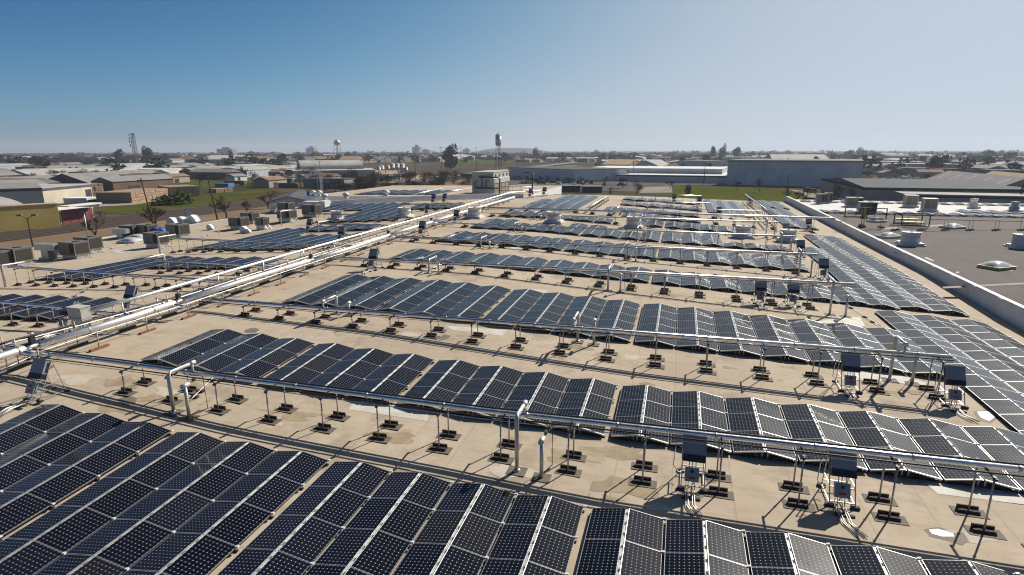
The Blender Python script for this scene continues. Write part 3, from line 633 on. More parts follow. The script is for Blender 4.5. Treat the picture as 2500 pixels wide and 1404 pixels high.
def hvac(px, py, w_, d_, h_, lab, grille='r', curb=.45, duct=False, pos=None):
    p = pos if pos is not None else at(px, py); p = Vector((p.x, p.y, rz(p.x, p.y) if pos is None else p.z)); t = thing('hvac_unit', lab, 'hvac unit', p, 0, 'grey hvac units')
    b = MB(); b.prism([(-w_*.46, -d_*.4), (w_*.46, -d_*.4), (w_*.46, d_*.4), (-w_*.46, d_*.4)], 0, curb-.05); b.build('curb', M['white'] if curb < .5 else M['galv'], t)
    b = MB(); b.box((0, 0, curb+h_/2), (w_, d_, h_)); b.box((0, 0, curb-.02), (w_+.06, d_+.06, .06)); b.box((0, 0, curb+h_+.03), (w_+.06, d_+.06, .05))
    for x in (-w_*.17, w_*.2): b.box((x, -d_/2-.012, curb+h_/2), (.03, .02, h_*.92))
    b.build('body', M['hvac'], t)
    g = MB(); g.box((w_/2+.012, 0, curb+h_*.5), (.03, d_*.84, h_*.84)); g.box((w_*.33, -d_/2-.012, curb+h_*.52), (w_*.26, .03, h_*.8)); g.build('grille', M['hvacd'], t)
    f_ = MB(); f_.lathe([(.42, 0), (.42, .05), (.36, .05), (.0, .03)], 20, (w_*.2, 0, curb+h_+.055)); f_.build('fan', M['hvacd'], t)
    for y in (-d_*.36, d_*.3):
        g = MB(); g.prism([(w_*.5, y), (w_*.5+.5, y), (w_*.5+.5, y+.08), (w_*.5, y+.08)], .0, .1); g.bar((w_*.5, y+.04, curb-.1), (w_*.5+.5, y+.04, .08), .05, .05); g.build('bracket', M['galv'], t)
    if duct:
        g = MB(); g.box((-w_*.9, 0, curb+h_*.55), (w_*.8, d_*.5, h_*.45)); g.box((-w_*1.15, 0, curb*.5+h_*.17), (d_*.45, d_*.45, curb+h_*.34)); g.build('duct', M['duct'], t)
for a in [((42, 648), 2.6, 1.9, 1.35, 'big grey hvac unit at the left picture edge', 'r', .55), ((-6, 655), 2.6, 1.9, 1.3, 'hvac unit cut off by the left picture edge', 'r', .5), ((186, 630), 2.3, 1.8, 1.35, 'front grey hvac unit of a pair with duct', 'r', .5, True), ((220, 618), 2.3, 1.8, 1.35, 'rear grey hvac unit of a pair near the left edge', 'r', .6),
          ((385, 604), 2.2, 1.8, 1.25, 'grey hvac unit behind a white riser on the left', 'r', .6), ((325, 577), 2.6, 2.0, 1.3, 'dark hvac unit left of the blue hooded one', 'r', .3), ((362, 575), 2.2, 1.8, 1.3, 'hvac unit with pale hood beside blue hooded vents', 'r', .3), ((437, 580), 2.3, 1.9, 1.4, 'tall grey hvac unit in front of white hoods', 'r', .5),
          ((585, 559), 2.3, 1.8, 1.2, 'grey hvac unit standing by a small white hood', 'r', .55), ((612, 545), 2.3, 1.8, 1.2, 'grey hvac unit near the left roof edge', 'r', .5), ((642, 560), 1.5, 1.3, 1.0, 'small hvac unit on dark curb above the blue arrays', 'r', .7), ((702, 541), 2.4, 1.9, 1.15, 'front hvac unit of the pair left of the round vent', 'r', .65), ((700, 517), 2.4, 1.9, 1.25, 'rear hvac unit with duct near the white gable', 'r', .4, True), ((762, 529), 2.6, 1.8, 1.5, 'hvac unit behind the high left riser', 'r', .5)]:
    (x, y), w_, d_, h_, lab, g_, cu = a[:7]; hvac(x, y, w_, d_, h_, lab, g_, cu, len(a) > 7)
def hood(px, py, lab, s=1, mat='white', rot=0):
    s *= .78
    p = at(px, py); t = thing('vent_hood', lab, 'vent hood', (p.x, p.y, rz(p.x, p.y)), rot, 'curved vent hoods')
    b = MB(); P = [(-.6*s, .25*s), (.55*s, .25*s)]
    prof = [(-.75, .3), (-.75, 1.0), (-.5, 1.28), (-.1, 1.38), (.35, 1.25), (.75, .85), (1.0, .45), (1.0, .36), (.6, .36)]
    n = len(prof); L = .6*s
    b.v = [(x*s, -L, z*s) for x, z in prof]+[(x*s, L, z*s) for x, z in prof]
    for i in range(n-1): b.face([i, i+1, n+i+1, n+i], 0, True)
    b.face(list(range(n))); b.face([n+i for i in reversed(range(n))]); b.build('hood', M[mat], t)
    MB().box((-.15*s, 0, .16*s), (1.0*s, 1.0*s, .32*s)).build('curb', M['white'], t)
for x, y, s_, m_, lab in [(424, 551, 1.3, 'white', 'left of three white curved vent hoods'), (447, 548, 1.25, 'white', 'middle of three white curved vent hoods'), (474, 546, 1.4, 'white', 'right of three white curved vent hoods'), (388, 574, 1.1, 'blue', 'left of two blue hooded vents'), (401, 575, 1.1, 'blue', 'right of two blue hooded vents'), (515, 561, .8, 'white', 'small white hood alone on the left roof'), (598, 568, .9, 'white', 'small white hood before a grey hvac unit'), (607, 569, .6, 'vent', 'tiny low hood beside the small white hood')]:
    hood(x, y, lab, s_, m_)
p = at(464, 548); t = thing('satellite_dish', 'round grey satellite dish on a pole behind white hoods', 'dish', (p.x, p.y, rz(p.x, p.y)))
MB().tube([(0, 0, 0), (0, 0, 1.9)], .05, 8).build('pole', M['galv'], t)
b = MB(); b.lathe([(0, .0), (.35, .04), (.65, .14), (.66, .16), (.35, .07), (0, .03)], 24); o = b.build('dish', M['cab'], t, (0, -.05, 2.0)); o.rotation_euler = (R(80), 0, R(25))
p = at(118, 632); t = thing('roof_duct', 'galvanised duct box on a short stand at the left roof', 'duct', (p.x, p.y, rz(p.x, p.y)), R(8))
b = MB(); b.prism([(-1.1, -.5), (1.5, -.5), (1.5, .5), (-1.1, .5)], 1.05, 1.75); b.build('duct', M['duct'], t); MB().prism([(-.4, -.4), (.5, -.4), (.5, .4), (-.4, .4)], .2, 1.05).build('drop', M['duct'], t); MB().box((0, 0, .1), (1.3, 1.1, .2)).build('curb', M['galv'], t)
p = at(297, 582); t = thing('roof_duct', 'galvanised duct box left of the dark hvac unit', 'duct', (p.x, p.y, rz(p.x, p.y)), R(8))
b = MB(); b.prism([(-.9, -.5), (1.2, -.5), (1.2, .5), (-.9, .5)], .75, 1.4); b.build('duct', M['duct'], t); MB().prism([(-.4, -.4), (.5, -.4), (.5, .4), (-.4, .4)], 0, .75).build('drop', M['duct'], t)
def skylight(p, w_, d_, lab, curb='curbw', rz_=0):
    t = thing('skylight', lab, 'skylight', p, rz_, 'domed skylights')
    b = MB(); b.box((0, 0, .12), (w_, d_, .24)); b.box((0, 0, .26), (w_+.1, d_+.1, .05)); b.build('frame', M[curb], t)
    b = MB(); n = 8
    for j in range(n+1):
        for i in range(n+1):
            x, y = i/n*2-1, j/n*2-1; b.v.append((x*w_*.47, y*d_*.47, .29+.42*(1-x*x)**.6*(1-y*y)**.6))
    for j in range(n):
        for i in range(n): b.face([j*(n+1)+i, j*(n+1)+i+1, (j+1)*(n+1)+i+1, (j+1)*(n+1)+i], 0, True)
    b.build('dome', M['dome'], t)
for (x, y), lab in [((322, 592), 'front pale skylight dome beside the left riser'), ((340, 583), 'rear pale skylight dome beside the left riser')]:
    p = at(x, y); skylight((p.x, p.y, rz(p.x, p.y)), 3.0, 2.0, lab)

# ================================================================== beyond the roof
def gmat(name, a, b, sc=.05, rough=.9, c=None):
    k = N(name); n1 = k.noise(sc, 6, .65); col = k.ramp(n1, (.35, a), (.65, b))
    if c: col = k.mix(k.ramp(k.noise(sc*5, 5, .7), (.5, 0), (.7, .6)), col, c)
    k.col(col); return k.pr(rough, spec=0)
M['grass'] = gmat('green_grass', (.058, .068, .008), (.088, .095, .016), .07, .95, (.085, .07, .03))
M['grassd'] = gmat('dull_grass', (.05, .055, .014), (.12, .09, .05), .07, .95, (.10, .07, .045))
M['grassm'] = gmat('patchy_grass', (.045, .06, .008), (.085, .09, .02), .09, .95, (.12, .09, .055))
M['dirt'] = gmat('dry_dirt', (.17, .12, .075), (.24, .175, .115), .05, .95)
M['ballast'] = gmat('rail_ballast', (.05, .036, .026), (.085, .06, .043), .08, .95, (.12, .085, .06))
M['asph'] = gmat('old_asphalt', (.10, .092, .085), (.15, .14, .125), .04, .9)
M['conc'] = gmat('pale_yard_concrete', (.26, .22, .18), (.33, .29, .24), .05, .9)
k = N('valley_floor'); n1 = k.noise(.006, 6, .6); n2 = k.noise(.03, 5, .65)
c = k.ramp(n1, (.36, (.035, .04, .02)), (.46, (.075, .06, .042)), (.56, (.11, .085, .06)), (.66, (.05, .047, .042)))
c = k.mix(k.ramp(n2, (.4, 0), (.7, .6)), c, (.055, .05, .042)); k.col(c); M['ground'] = k.pr(.95, spec=0)
b = MB(); rr = [0, 120, 300, 700, 1500, 3000, 6000, 12000]; n = 48; b.v.append((0, 0, G))
for r_ in rr[1:]:
    for j in range(n): b.v.append((r_*math.cos(2*math.pi*j/n), r_*math.sin(2*math.pi*j/n), G))
for j in range(n): b.face([0, 1+j, 1+(j+1) % n])
for i in range(len(rr)-2):
    for j in range(n): b.face([1+i*n+j, 1+(i+1)*n+j, 1+(i+1)*n+(j+1) % n, 1+i*n+(j+1) % n])
struct(b.build('ground', M['ground']))
GL = [0]
def sheet(name, pts, mat, lift=None, px=True):
    GL[0] += 1; z = G+.03+GL[0]*.012 if lift is None else G+lift
    P = [gnd(*p, z) if px else Vector((p[0], p[1], z)) for p in pts]
    bb = MB(); bb.v = [tuple(p) for p in P]; bb.face(list(range(len(P))) if (P[1]-P[0]).cross(P[2]-P[1]).z > 0 else list(reversed(range(len(P))))); return struct(bb.build(name, M[mat]))
sheet('dirt_strip', [(-104, -40), (-60, -40), (-60, 160), (-70, 420), (-96, 700), (-118, 700), (-104, 300)], 'dirt', px=False)
sheet('railway_bed', [(-124, -40), (-104, -40), (-104, 300), (-112, 700), (-124, 700)], 'ballast', px=False)
sheet('road', [(-140, 300), (-127, 300), (-127, 900), (-140, 900)], 'conc', px=False)
sheet('road', [(-90, 330), (-60, 300), (300, 302), (300, 318), (-60, 316)], 'asph', px=False)
sheet('scrub_strip', [(230, 518), (600, 470), (820, 435), (1100, 418), (1100, 425), (830, 452), (700, 470), (520, 500), (330, 525)], 'grassd')
sheet('grass_verge', [(240, 508), (350, 492), (470, 478), (640, 462), (650, 470), (480, 500), (330, 520), (240, 518)], 'grassm')
sheet('grass_verge', [(390, 438), (470, 434), (490, 445), (640, 440), (640, 450), (500, 462), (400, 452)], 'grassm')
sheet('grass_verge', [(1080, 395), (1400, 378), (1400, 386), (1240, 398), (1080, 407)], 'grassm')
sheet('green_field', [(1642, 454), (1925, 462), (1975, 478), (1930, 500), (1460, 500), (1560, 470), (1642, 470)], 'grass')
sheet('green_field', [(1240, 462), (1500, 470), (1560, 472), (1470, 500), (1240, 490)], 'grassd')
sheet('car_park', [(1240, 432), (1640, 448), (1640, 470), (1250, 462)], 'asph')
sheet('yard_slab', [(1575, 457), (1640, 455), (1642, 470), (1560, 471)], 'conc')
sheet('yard_slab', [(1925, 462), (1985, 468), (2120, 492), (2000, 500), (1970, 478)], 'conc')
sheet('yard_slab', [(240, 505), (250, 478), (330, 470), (420, 462), (420, 484), (330, 500)], 'conc')
sheet('car_park', [(2100, 440), (2500, 440), (2500, 462), (2100, 452)], 'asph')
sheet('car_park', [(915, 437), (1000, 425), (1080, 432), (1040, 445), (920, 447)], 'conc')
for i, u in enumerate((-122, -118, -114, -110, -106)):
    q = thing('railway_track', 'dark railway track running beside the warehouse, %s counting from the warehouse' % ORD[4-i], 'railway track', (u, 0, G+.1), 0, 'railway tracks')
    for x in (-.75, .75): MB().box((x, 200, .09), (.09, 560, .14)).build('rail', M['rust'], q)
    MB().box((0, 200, .01), (2.4, 560, .04)).build('sleepers', M['sleeper' if i == 9 else 'block'], q)

# ------------------------------------------------------------------ generic buildings, placed by the foot of their front wall
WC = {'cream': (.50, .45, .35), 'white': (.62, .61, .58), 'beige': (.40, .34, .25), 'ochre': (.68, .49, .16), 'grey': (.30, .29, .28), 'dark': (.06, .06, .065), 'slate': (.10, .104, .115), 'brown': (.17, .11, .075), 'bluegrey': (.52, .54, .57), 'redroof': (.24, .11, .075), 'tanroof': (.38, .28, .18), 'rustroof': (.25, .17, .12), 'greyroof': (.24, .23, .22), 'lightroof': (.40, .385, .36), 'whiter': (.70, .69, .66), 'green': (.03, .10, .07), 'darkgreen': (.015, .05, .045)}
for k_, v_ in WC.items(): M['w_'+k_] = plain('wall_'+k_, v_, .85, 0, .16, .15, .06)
k = N('ribbed_white_metal'); wv = k.n('ShaderNodeTexWave'); wv.inputs['Scale'].default_value = 1.1; k.l(k.obj(), wv.inputs[0]); k.col(k.ramp(wv.outputs['Fac'], (0, (.42, .38, .33)), (1, (.60, .57, .52)))); M['w_ribbed'] = k.pr(.6)
def house(name, lab, cat, p1, p2, depth, ytop=None, h=None, roof='flat', rise=0, wall='beige', rmat='greyroof', axis='x', over=.35, group=None, doors=(), wins=(), lights=0, trim=None):
    """front wall foot from picture point p1 to p2; doors/wins = (x0, x1, z0, z1) in fractions of the front wall"""
    a, c_ = (gnd(*p1) if not isinstance(p1, Vector) else p1), (gnd(*p2) if not isinstance(p2, Vector) else p2); d = c_-a; L = d.length; rot = math.atan2(d.y, d.x)
    m = (a+c_)/2
    if h is None: h = topz(m.x, m.y, ytop)-G
    t = thing(name, lab, cat, (a.x, a.y, G), rot, group); D = depth
    w_ = MB(); r_ = MB()
    if roof == 'flat':
        w_.prism([(0, 0), (L, 0), (L, D), (0, D)], 0, h); r_.prism([(-.1, -.1), (L+.1, -.1), (L+.1, D+.1), (-.1, D+.1)], h+.003, h+.3)
        if rise: r_.prism([(.5, .5), (L-.5, .5), (L-.5, D-.5), (.5, D-.5)], h+.303, h+.303+rise)
    elif roof == 'gable':
        if axis == 'x':          # ridge along the front
            w_.v = [(0, 0, 0), (L, 0, 0), (L, D, 0), (0, D, 0), (0, 0, h), (L, 0, h), (L, D, h), (0, D, h), (0, D/2, h+rise), (L, D/2, h+rise)]
            for f_ in ([0, 1, 5, 4], [1, 2, 6, 9, 5], [2, 3, 7, 6], [3, 0, 4, 8, 7]): w_.face(f_)
            e = over*rise/(D/2)
            P = [(-over, -over, h-e), (L+over, -over, h-e), (L+over, D/2, h+rise), (-over, D/2, h+rise), (-over, D+over, h-e), (L+over, D+over, h-e)]
        else:
            w_.v = [(0, 0, 0), (L, 0, 0), (L, D, 0), (0, D, 0), (0, 0, h), (L, 0, h), (L, D, h), (0, D, h), (L/2, 0, h+rise), (L/2, D, h+rise)]
            for f_ in ([0, 1, 5, 8, 4], [1, 2, 6, 5], [2, 3, 7, 9, 6], [3, 0, 4, 7]): w_.face(f_)
            e = over*rise/(L/2)
            P = [(-over, D+over, h-e), (-over, -over, h-e), (L/2, -over, h+rise), (L/2, D+over, h+rise), (L+over, D+over, h-e), (L+over, -over, h-e)]
        P = [(x, y, z+.02) for x, y, z in P]; T = .14
        r_.v = P+[(x, y, z+T) for x, y, z in P]
        for f_ in ([6, 7, 8, 9], [9, 8, 11, 10], [0, 3, 2, 1], [3, 4, 5, 2], [0, 1, 7, 6], [4, 10, 11, 5], [1, 2, 8, 7], [2, 5, 11, 8], [0, 6, 9, 3], [3, 9, 10, 4]): r_.face(f_)
    elif roof == 'arch':
        n = 14; w_.prism([(0, 0), (L, 0), (L, D), (0, D)], 0, h)
        pr = [(math.cos(math.pi*(1-i/n)), math.sin(math.pi*(1-i/n))) for i in range(n+1)]
        if axis == 'x': fr_ = [[(x_, D/2+c1*D/2, h+.01+s1*rise) for c1, s1 in pr] for x_ in (0, L)]
        else: fr_ = [[(L/2+c1*L/2, y_, h+.01+s1*rise) for c1, s1 in pr] for y_ in (0, D)]
        r_.v = fr_[0]+fr_[1]
        for i in range(n): r_.face([i, i+1, n+2+i, n+1+i], 0, True)
        for q in (0, n+1): w_.add([r_.v[q+i] for i in range(n+1)], [list(range(n+1))])
    w_.build('wall', M['w_'+wall], t); r = r_.build('roof', M['w_'+rmat], t)
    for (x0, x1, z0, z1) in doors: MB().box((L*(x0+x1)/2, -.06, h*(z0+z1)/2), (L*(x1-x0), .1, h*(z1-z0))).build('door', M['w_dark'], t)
    for (x0, x1, z0, z1) in wins: MB().box((L*(x0+x1)/2, -.06, h*(z0+z1)/2), (L*(x1-x0), .1, h*(z1-z0))).build('window', M['w_slate'], t)
    if trim: MB().box((L/2, -.18, h-.3), (L+.4, .14, .7)).build('trim', M['w_'+trim], t)
    if lights and roof == 'gable':
        for i in range(lights):
            for s_ in (0, 1):
                x = (i+.5)/lights; sk_ = MB()
                if axis == 'x':
                    ya, yb = (D*.08, D*.42) if s_ == 0 else (D*.92, D*.58); zf = lambda y: h+rise*(1-abs(y-D/2)/(D/2))+.18
                    sk_.add([(L*x-.5, ya, zf(ya)), (L*x+.5, ya, zf(ya)), (L*x+.5, yb, zf(yb)), (L*x-.5, yb, zf(yb))], [(0, 1, 2, 3)])
                else:
                    xa, xb = (L*.1, L*.4) if s_ == 0 else (L*.9, L*.6); zf = lambda y: h+rise*(1-abs(y-L/2)/(L/2))+.18
                    sk_.add([(xa, D*x-.5, zf(xa)), (xb, D*x-.5, zf(xb)), (xb, D*x+.5, zf(xb)), (xa, D*x+.5, zf(xa))], [(0, 1, 2, 3)])
                sk_.build('skylight', M['dome'], r)
    return t
H = house
# left of the railway
H('industrial_building', 'ochre flat walled warehouse at the left edge beside the tracks', 'warehouse', (-120, 578), (150, 556), 4, 507, wall='ochre', rmat='tanroof')
t = thing('arched_roof_hall', 'grey and white arched roof rising behind the ochre warehouse', 'hall', (-154, 44, G), 0)
n = 16; b = MB()
for y in (0, 40):
    for i in range(n+1): b.v.append((17+17*math.cos(math.pi*(1-i/n)), y, 2.6+4.9*math.sin(math.pi*(1-i/n))))
for i in range(n): b.face([i, n+1+i, n+2+i, i+1], 0 if i not in (8, 9) else 1, True)
b.face(list(range(n+1))); b.face([n+1+i for i in reversed(range(n+1))]); b.build('roof', [M['w_greyroof'], M['w_whiter']], t); MB().prism([(0, 0), (34, 0), (34, 40), (0, 40)], 0, 2.6).build('wall', M['w_beige'], t)
t = H('loading_bay', 'loading bay with bright red doors under a white canopy by the tracks', 'loading bay', (150, 549), (231, 538), 18, 513, wall='beige', rmat='whiter')
L_ = (gnd(231, 538)-gnd(150, 549)).length; MB().box((L_/2, -1.5, 4.5), (L_, 3.0, .3)).build('canopy', M['w_whiter'], t)
for i in range(4): MB().box((L_*(.05+.235*i+.1), -.08, 1.75), (L_*.215, .12, 3.4)).build('door', M['reddoor'], t)
H('industrial_building', 'white ribbed metal warehouse with dark roof edge behind the ochre one', 'warehouse', (-60, 510), (108, 502), 45, 463, wall='ribbed', rmat='greyroof', trim='slate')
H('industrial_building', 'beige packing house behind stacked wooden crates on the left', 'warehouse', (110, 502), (228, 487), 36, 455, wall='cream', rmat='lightroof', doors=[(.85, .98, 0, .7)], trim='slate')
H('open_shed', 'small white open canopy beside the beige packing house', 'shed', (213, 498), (245, 494), 8, 484, wall='white', rmat='whiter', doors=[(.1, .9, 0, .8)])  # open front: the dark door slab paints the shade under the canopy
long_ = [((-30, 470), (95, 460), 30, 449, 2.6, 'cream', 'greyroof', 'long low gable shed at the left edge, nearest of the row'), ((95, 458), (225, 449), 26, 443, 2.4, 'white', 'lightroof', 'long low white gable shed beyond the beige packing house'), ((226, 466), (333, 458), 30, 446, 4.5, 'slate', 'greyroof', 'grey gable shed with dark machinery yard'), ((80, 442), (320, 432), 34, 425, 3.4, 'white', 'lightroof', 'very long white barn with grey sheet roof'), ((-40, 440), (90, 436), 34, 428, 3, 'grey', 'greyroof', 'grey gable barn at the far left edge'), ((175, 424), (320, 417), 40, 413, 3.5, 'white', 'greyroof', 'long grey roofed barn behind the white barn'), ((330, 440), (372, 437), 26, 428, 3, 'slate', 'greyroof', 'small dark gable shed between barns')]
for p1, p2, dp, yt, rs, wl, rm, lab in long_:
    H('barn', lab, 'barn', p1, p2, dp, yt, roof='gable', rise=rs, wall=wl, rmat=rm, doors=[(.1+.2*i, .16+.2*i, .1, .7) for i in range(4)])
H('barn', 'twin white gable shed with dark doorway, left one', 'barn', (368, 437), (420, 435), 40, 426, roof='gable', rise=3, axis='y', wall='white', rmat='lightroof', doors=[(.6, .95, 0, .8)])
H('barn', 'twin white gable shed with grey doors, right one', 'barn', (418, 435), (470, 431), 40, 423, roof='gable', rise=3.5, axis='y', wall='white', rmat='whiter', doors=[(.2, .4, 0, .7), (.6, .8, 0, .7)])
H('arched_roof_hall', 'white arched hall lit by the sun on the left', 'hall', (308, 424), (408, 420), 40, 417, roof='arch', rise=6, axis='x', wall='white', rmat='lightroof')
H('open_shed', 'open fronted shed with pale roof and dark inside', 'shed', (412, 422), (478, 419), 35, 408, roof='gable', rise=2, wall='slate', rmat='lightroof', doors=[(.05, .85, 0, .85)])  # no real door here: a dark slab paints the shaded inside
H('open_shed', 'small grey shed beside the open fronted shed', 'shed', (478, 420), (515, 417), 30, 404, roof='gable', rise=2, wall='grey', rmat='greyroof', doors=[(.1, .5, 0, .8)])
H('industrial_building', 'row of low grey sheds beyond the blue tarp', 'warehouse', (535, 425), (640, 419), 30, 412, roof='gable', rise=2.4, wall='slate', rmat='greyroof', doors=[(.1, .25, 0, .8), (.5, .62, 0, .8)])
H('industrial_building', 'white barrel roofed packing plant with dark bays and vehicles', 'warehouse', (715, 439), (917, 436), 45, 417, wall='cream', rmat='lightroof', doors=[(.34, .52, 0, .62), (.56, .66, .2, .6), (.70, .78, .2, .6)])
H('arched_roof_hall', 'cream barrel roof sitting on the packing plant', 'hall', gnd(715, 436)+Vector((2, 6, 0)), gnd(872, 433)+Vector((2, 6, 0)), 34, h=6.6, roof='arch', rise=4.6, axis='x', wall='cream', rmat='lightroof')
H('industrial_building', 'sandy box building right of the packing plant', 'warehouse', (917, 434), (971, 429), 30, 419, wall='beige', rmat='tanroof')
H('industrial_building', 'pale flat shed behind the railway left of the silos', 'warehouse', (622, 425), (700, 420), 40, 410, roof='gable', rise=3, wall='beige', rmat='lightroof')
a = gnd(-20, 400); H('warehouse_building', 'long white box warehouse at the far left edge', 'warehouse', (-30, 392), (105, 390), 60, 382, wall='white', rmat='lightroof')
H('industrial_building', 'brown sheds with many pale gables in the left distance', 'warehouse', (580, 398), (640, 395), 60, 388, roof='gable', rise=6, axis='y', wall='cream', rmat='lightroof')
for i in range(9): H('industrial_building', 'pale zigzag gable shed number side in the middle left distance'.replace(' number side', ''), 'warehouse', (600+i*47, 398-(i % 3)), (640+i*47, 397-(i % 3)), 50, 390, roof='gable', rise=5, axis='y', wall=random.choice(('cream', 'beige')), rmat=random.choice(('greyroof', 'tanroof')), group='pale gabled sheds in the left distance')
# wooden crate stacks
M['crate'] = (lambda k: (k.col(k.ramp(k.math('FRACT', k.math('MULTIPLY', k.math('ADD', k.noise(.9, 2, .5, k.obj()), k.noise(.35, 0, 0, k.obj())), 7)), (.1, (.11, .075, .05)), (.6, (.40, .28, .17)))), k.pr(.85))[1])(N('weathered_crates'))
def crates(lab, p1, p2, depth, ytop):
    a, c_ = gnd(*p1), gnd(*p2); d = c_-a; L = d.length; m = (a+c_)/2; h = topz(m.x, m.y, ytop)-G
    t = thing('crate_stack', lab, 'crates', (a.x, a.y, G), math.atan2(d.y, d.x), 'stacks of wooden crates'); nx, nz = max(2, int(L/1.3)), max(2, int(h/.8))
    for j in range(nz):
        b = MB()
        for i in range(nx): b.box((L*(i+.5)/nx, depth/2+random.uniform(-.12, .12), h*(j+.5)/nz), (L/nx*.95, depth, h/nz*.92))
        b.build('crate_layer', M['crate'], t)
crates('crate stack against the beige packing house', (112, 494), (208, 484), 4, 466); crates('large crate stack left of the green bush', (323, 497), (413, 484), 12, 464); crates('dark faced crate stack behind the green bush', (415, 484), (490, 480), 14, 455); crates('small crate pile in the yard', (258, 484), (278, 482), 3, 474); crates('tall crate stack at the corner of the packing house', (226, 484), (256, 482), 6, 448); crates('low crate pile before the blue tarp', (528, 471), (570, 468), 5, 460)
# silos and tanks
def tank(px, py, rpx, ytop, lab, mat, grp):
    p = gnd(px, py); dist = (p-CAM).length; r = rpx*dist/FPX; h = topz(p.x, p.y, ytop)-G
    t = thing('silo', lab, 'silo', (p.x, p.y, G), 0, grp); MB().lathe([(r, 0), (r, h*.5), (r*1.02, h*.5), (r*1.02, h*.52), (r, h*.52), (r, h*.92)], 18).build('tank_wall', M[mat], t); MB().lathe([(r*1.03, h*.92), (r*.15, h), (0, h)], 18).build('tank_roof', M[mat], t)
for i in range(14): tank(711+i*5, 410, 2.3, 396.5, 'slim white silo standing in the row behind the packing plant', 'white', 'row of slim white silos')
for i, (x, y, r_, yt) in enumerate([(933, 423, 5.5, 403), (948, 420, 4, 403), (959, 421, 5, 398), (971, 420, 4.6, 398), (983, 422, 5, 398), (992, 424, 4, 407), (926, 424, 4, 406)]): tank(x, y, r_, yt, '%s grey tank from the left beside the parked cars' % ORD[i], 'cab', 'grey tanks beside the railway')
# middle and right
H('industrial_building', 'long blue grey warehouse left of the car park', 'warehouse', (1240, 436), (1404, 447), 40, 412, wall='bluegrey', rmat='slate', doors=[(.1, .2, 0, .3), (.3, .34, 0, .35), (.5, .54, 0, .35), (.75, .79, 0, .35)])
H('industrial_building', 'long low white building in front of the big block', 'warehouse', (1404, 441), (1782, 448), 60, 428, wall='white', rmat='whiter', trim='slate')
H('industrial_building', 'upper pale storey set back on the long low white building', 'warehouse', gnd(1404, 441)+Vector((3, 22, 0)), gnd(1782, 448)+Vector((-3, 22, 0)), 50, 412, wall='bluegrey', rmat='whiter')
H('industrial_building', 'huge windowless white block building beyond the green field', 'warehouse', (1773, 451), (2100, 459), 55, 393, wall='bluegrey', rmat='greyroof', trim='grey')
H('industrial_building', 'pale gable roof peeking over the huge white block', 'warehouse', (1885, 412), (2025, 413), 80, 391, roof='gable', rise=5, wall='cream', rmat='lightroof')
H('industrial_building', 'white storage tank house behind the long low building', 'warehouse', (1655, 414), (1728, 416), 30, 393, wall='bluegrey', rmat='greyroof', wins=[(.1, .2, .4, .7)])
H('industrial_building', 'orange tan roofed shed in the middle distance', 'warehouse', (1468, 412), (1537, 413), 40, 402, roof='gable', rise=4, wall='tanroof', rmat='tanroof')
H('industrial_building', 'white gabled hall beside the tan roofed shed', 'warehouse', (1545, 413), (1608, 414), 40, 405, roof='gable', rise=5, axis='y', wall='bluegrey', rmat='lightroof')
H('industrial_building', 'long pale roof behind the tan roofed shed', 'warehouse', (1470, 400), (1620, 400), 40, 394, roof='gable', rise=2, wall='rustroof', rmat='lightroof')
# the grey roofed hall and beige sheds on the right
def vb(u, v): return Vector((u, v, G))
a, c_ = gnd(1988, 470), gnd(2110, 500)
t = thing('industrial_hall', 'broad low grey gable roof of the hall beyond the parked cars', 'hall', (a.x+2, a.y-63, G)); b = MB()
b.add([(-.3, -.3, 5.9), (44, -.3, 5.9), (44, 62, 5.9), (-.3, 62, 5.9), (0, 31, 7.4), (44, 31, 7.4)], [(0, 1, 5, 4), (2, 3, 4, 5), (0, 4, 3), (1, 2, 5)]); b.build('roof', M['w_slate'], t); MB().box((22, -.15, 5.5), (44, .3, .8)).build('trim', M['w_darkgreen'], t); MB().box((-.15, 31, 5.5), (.3, 61.3, .8)).build('trim', M['w_darkgreen'], t); MB().prism([(.02, .02), (43.6, .02), (43.6, 61.5), (.02, 61.5)], 0, 5.88).build('wall', M['w_grey'], t)
c_ = vb(a.x+9, a.y-76); H('industrial_building', 'low annex with pale roof and green eaves before the grey hall', 'warehouse', c_, vb(c_.x+36, c_.y-3), 11, h=4.6, wall='grey', rmat='lightroof', trim='darkgreen')
for i in range(4):
    s0 = vb(121+i*15, 205-i*2); H('industrial_building', '%s beige sawtooth gable shed from the left at the right edge' % ORD[i], 'warehouse', s0, vb(s0.x+15, s0.y-1), 70, h=5.2, roof='gable', rise=3.6, axis='y', wall='beige', rmat='tanroof' if i % 2 else 'greyroof', lights=5, doors=[(.3, .6, 0, .6)], group='beige sawtooth sheds')
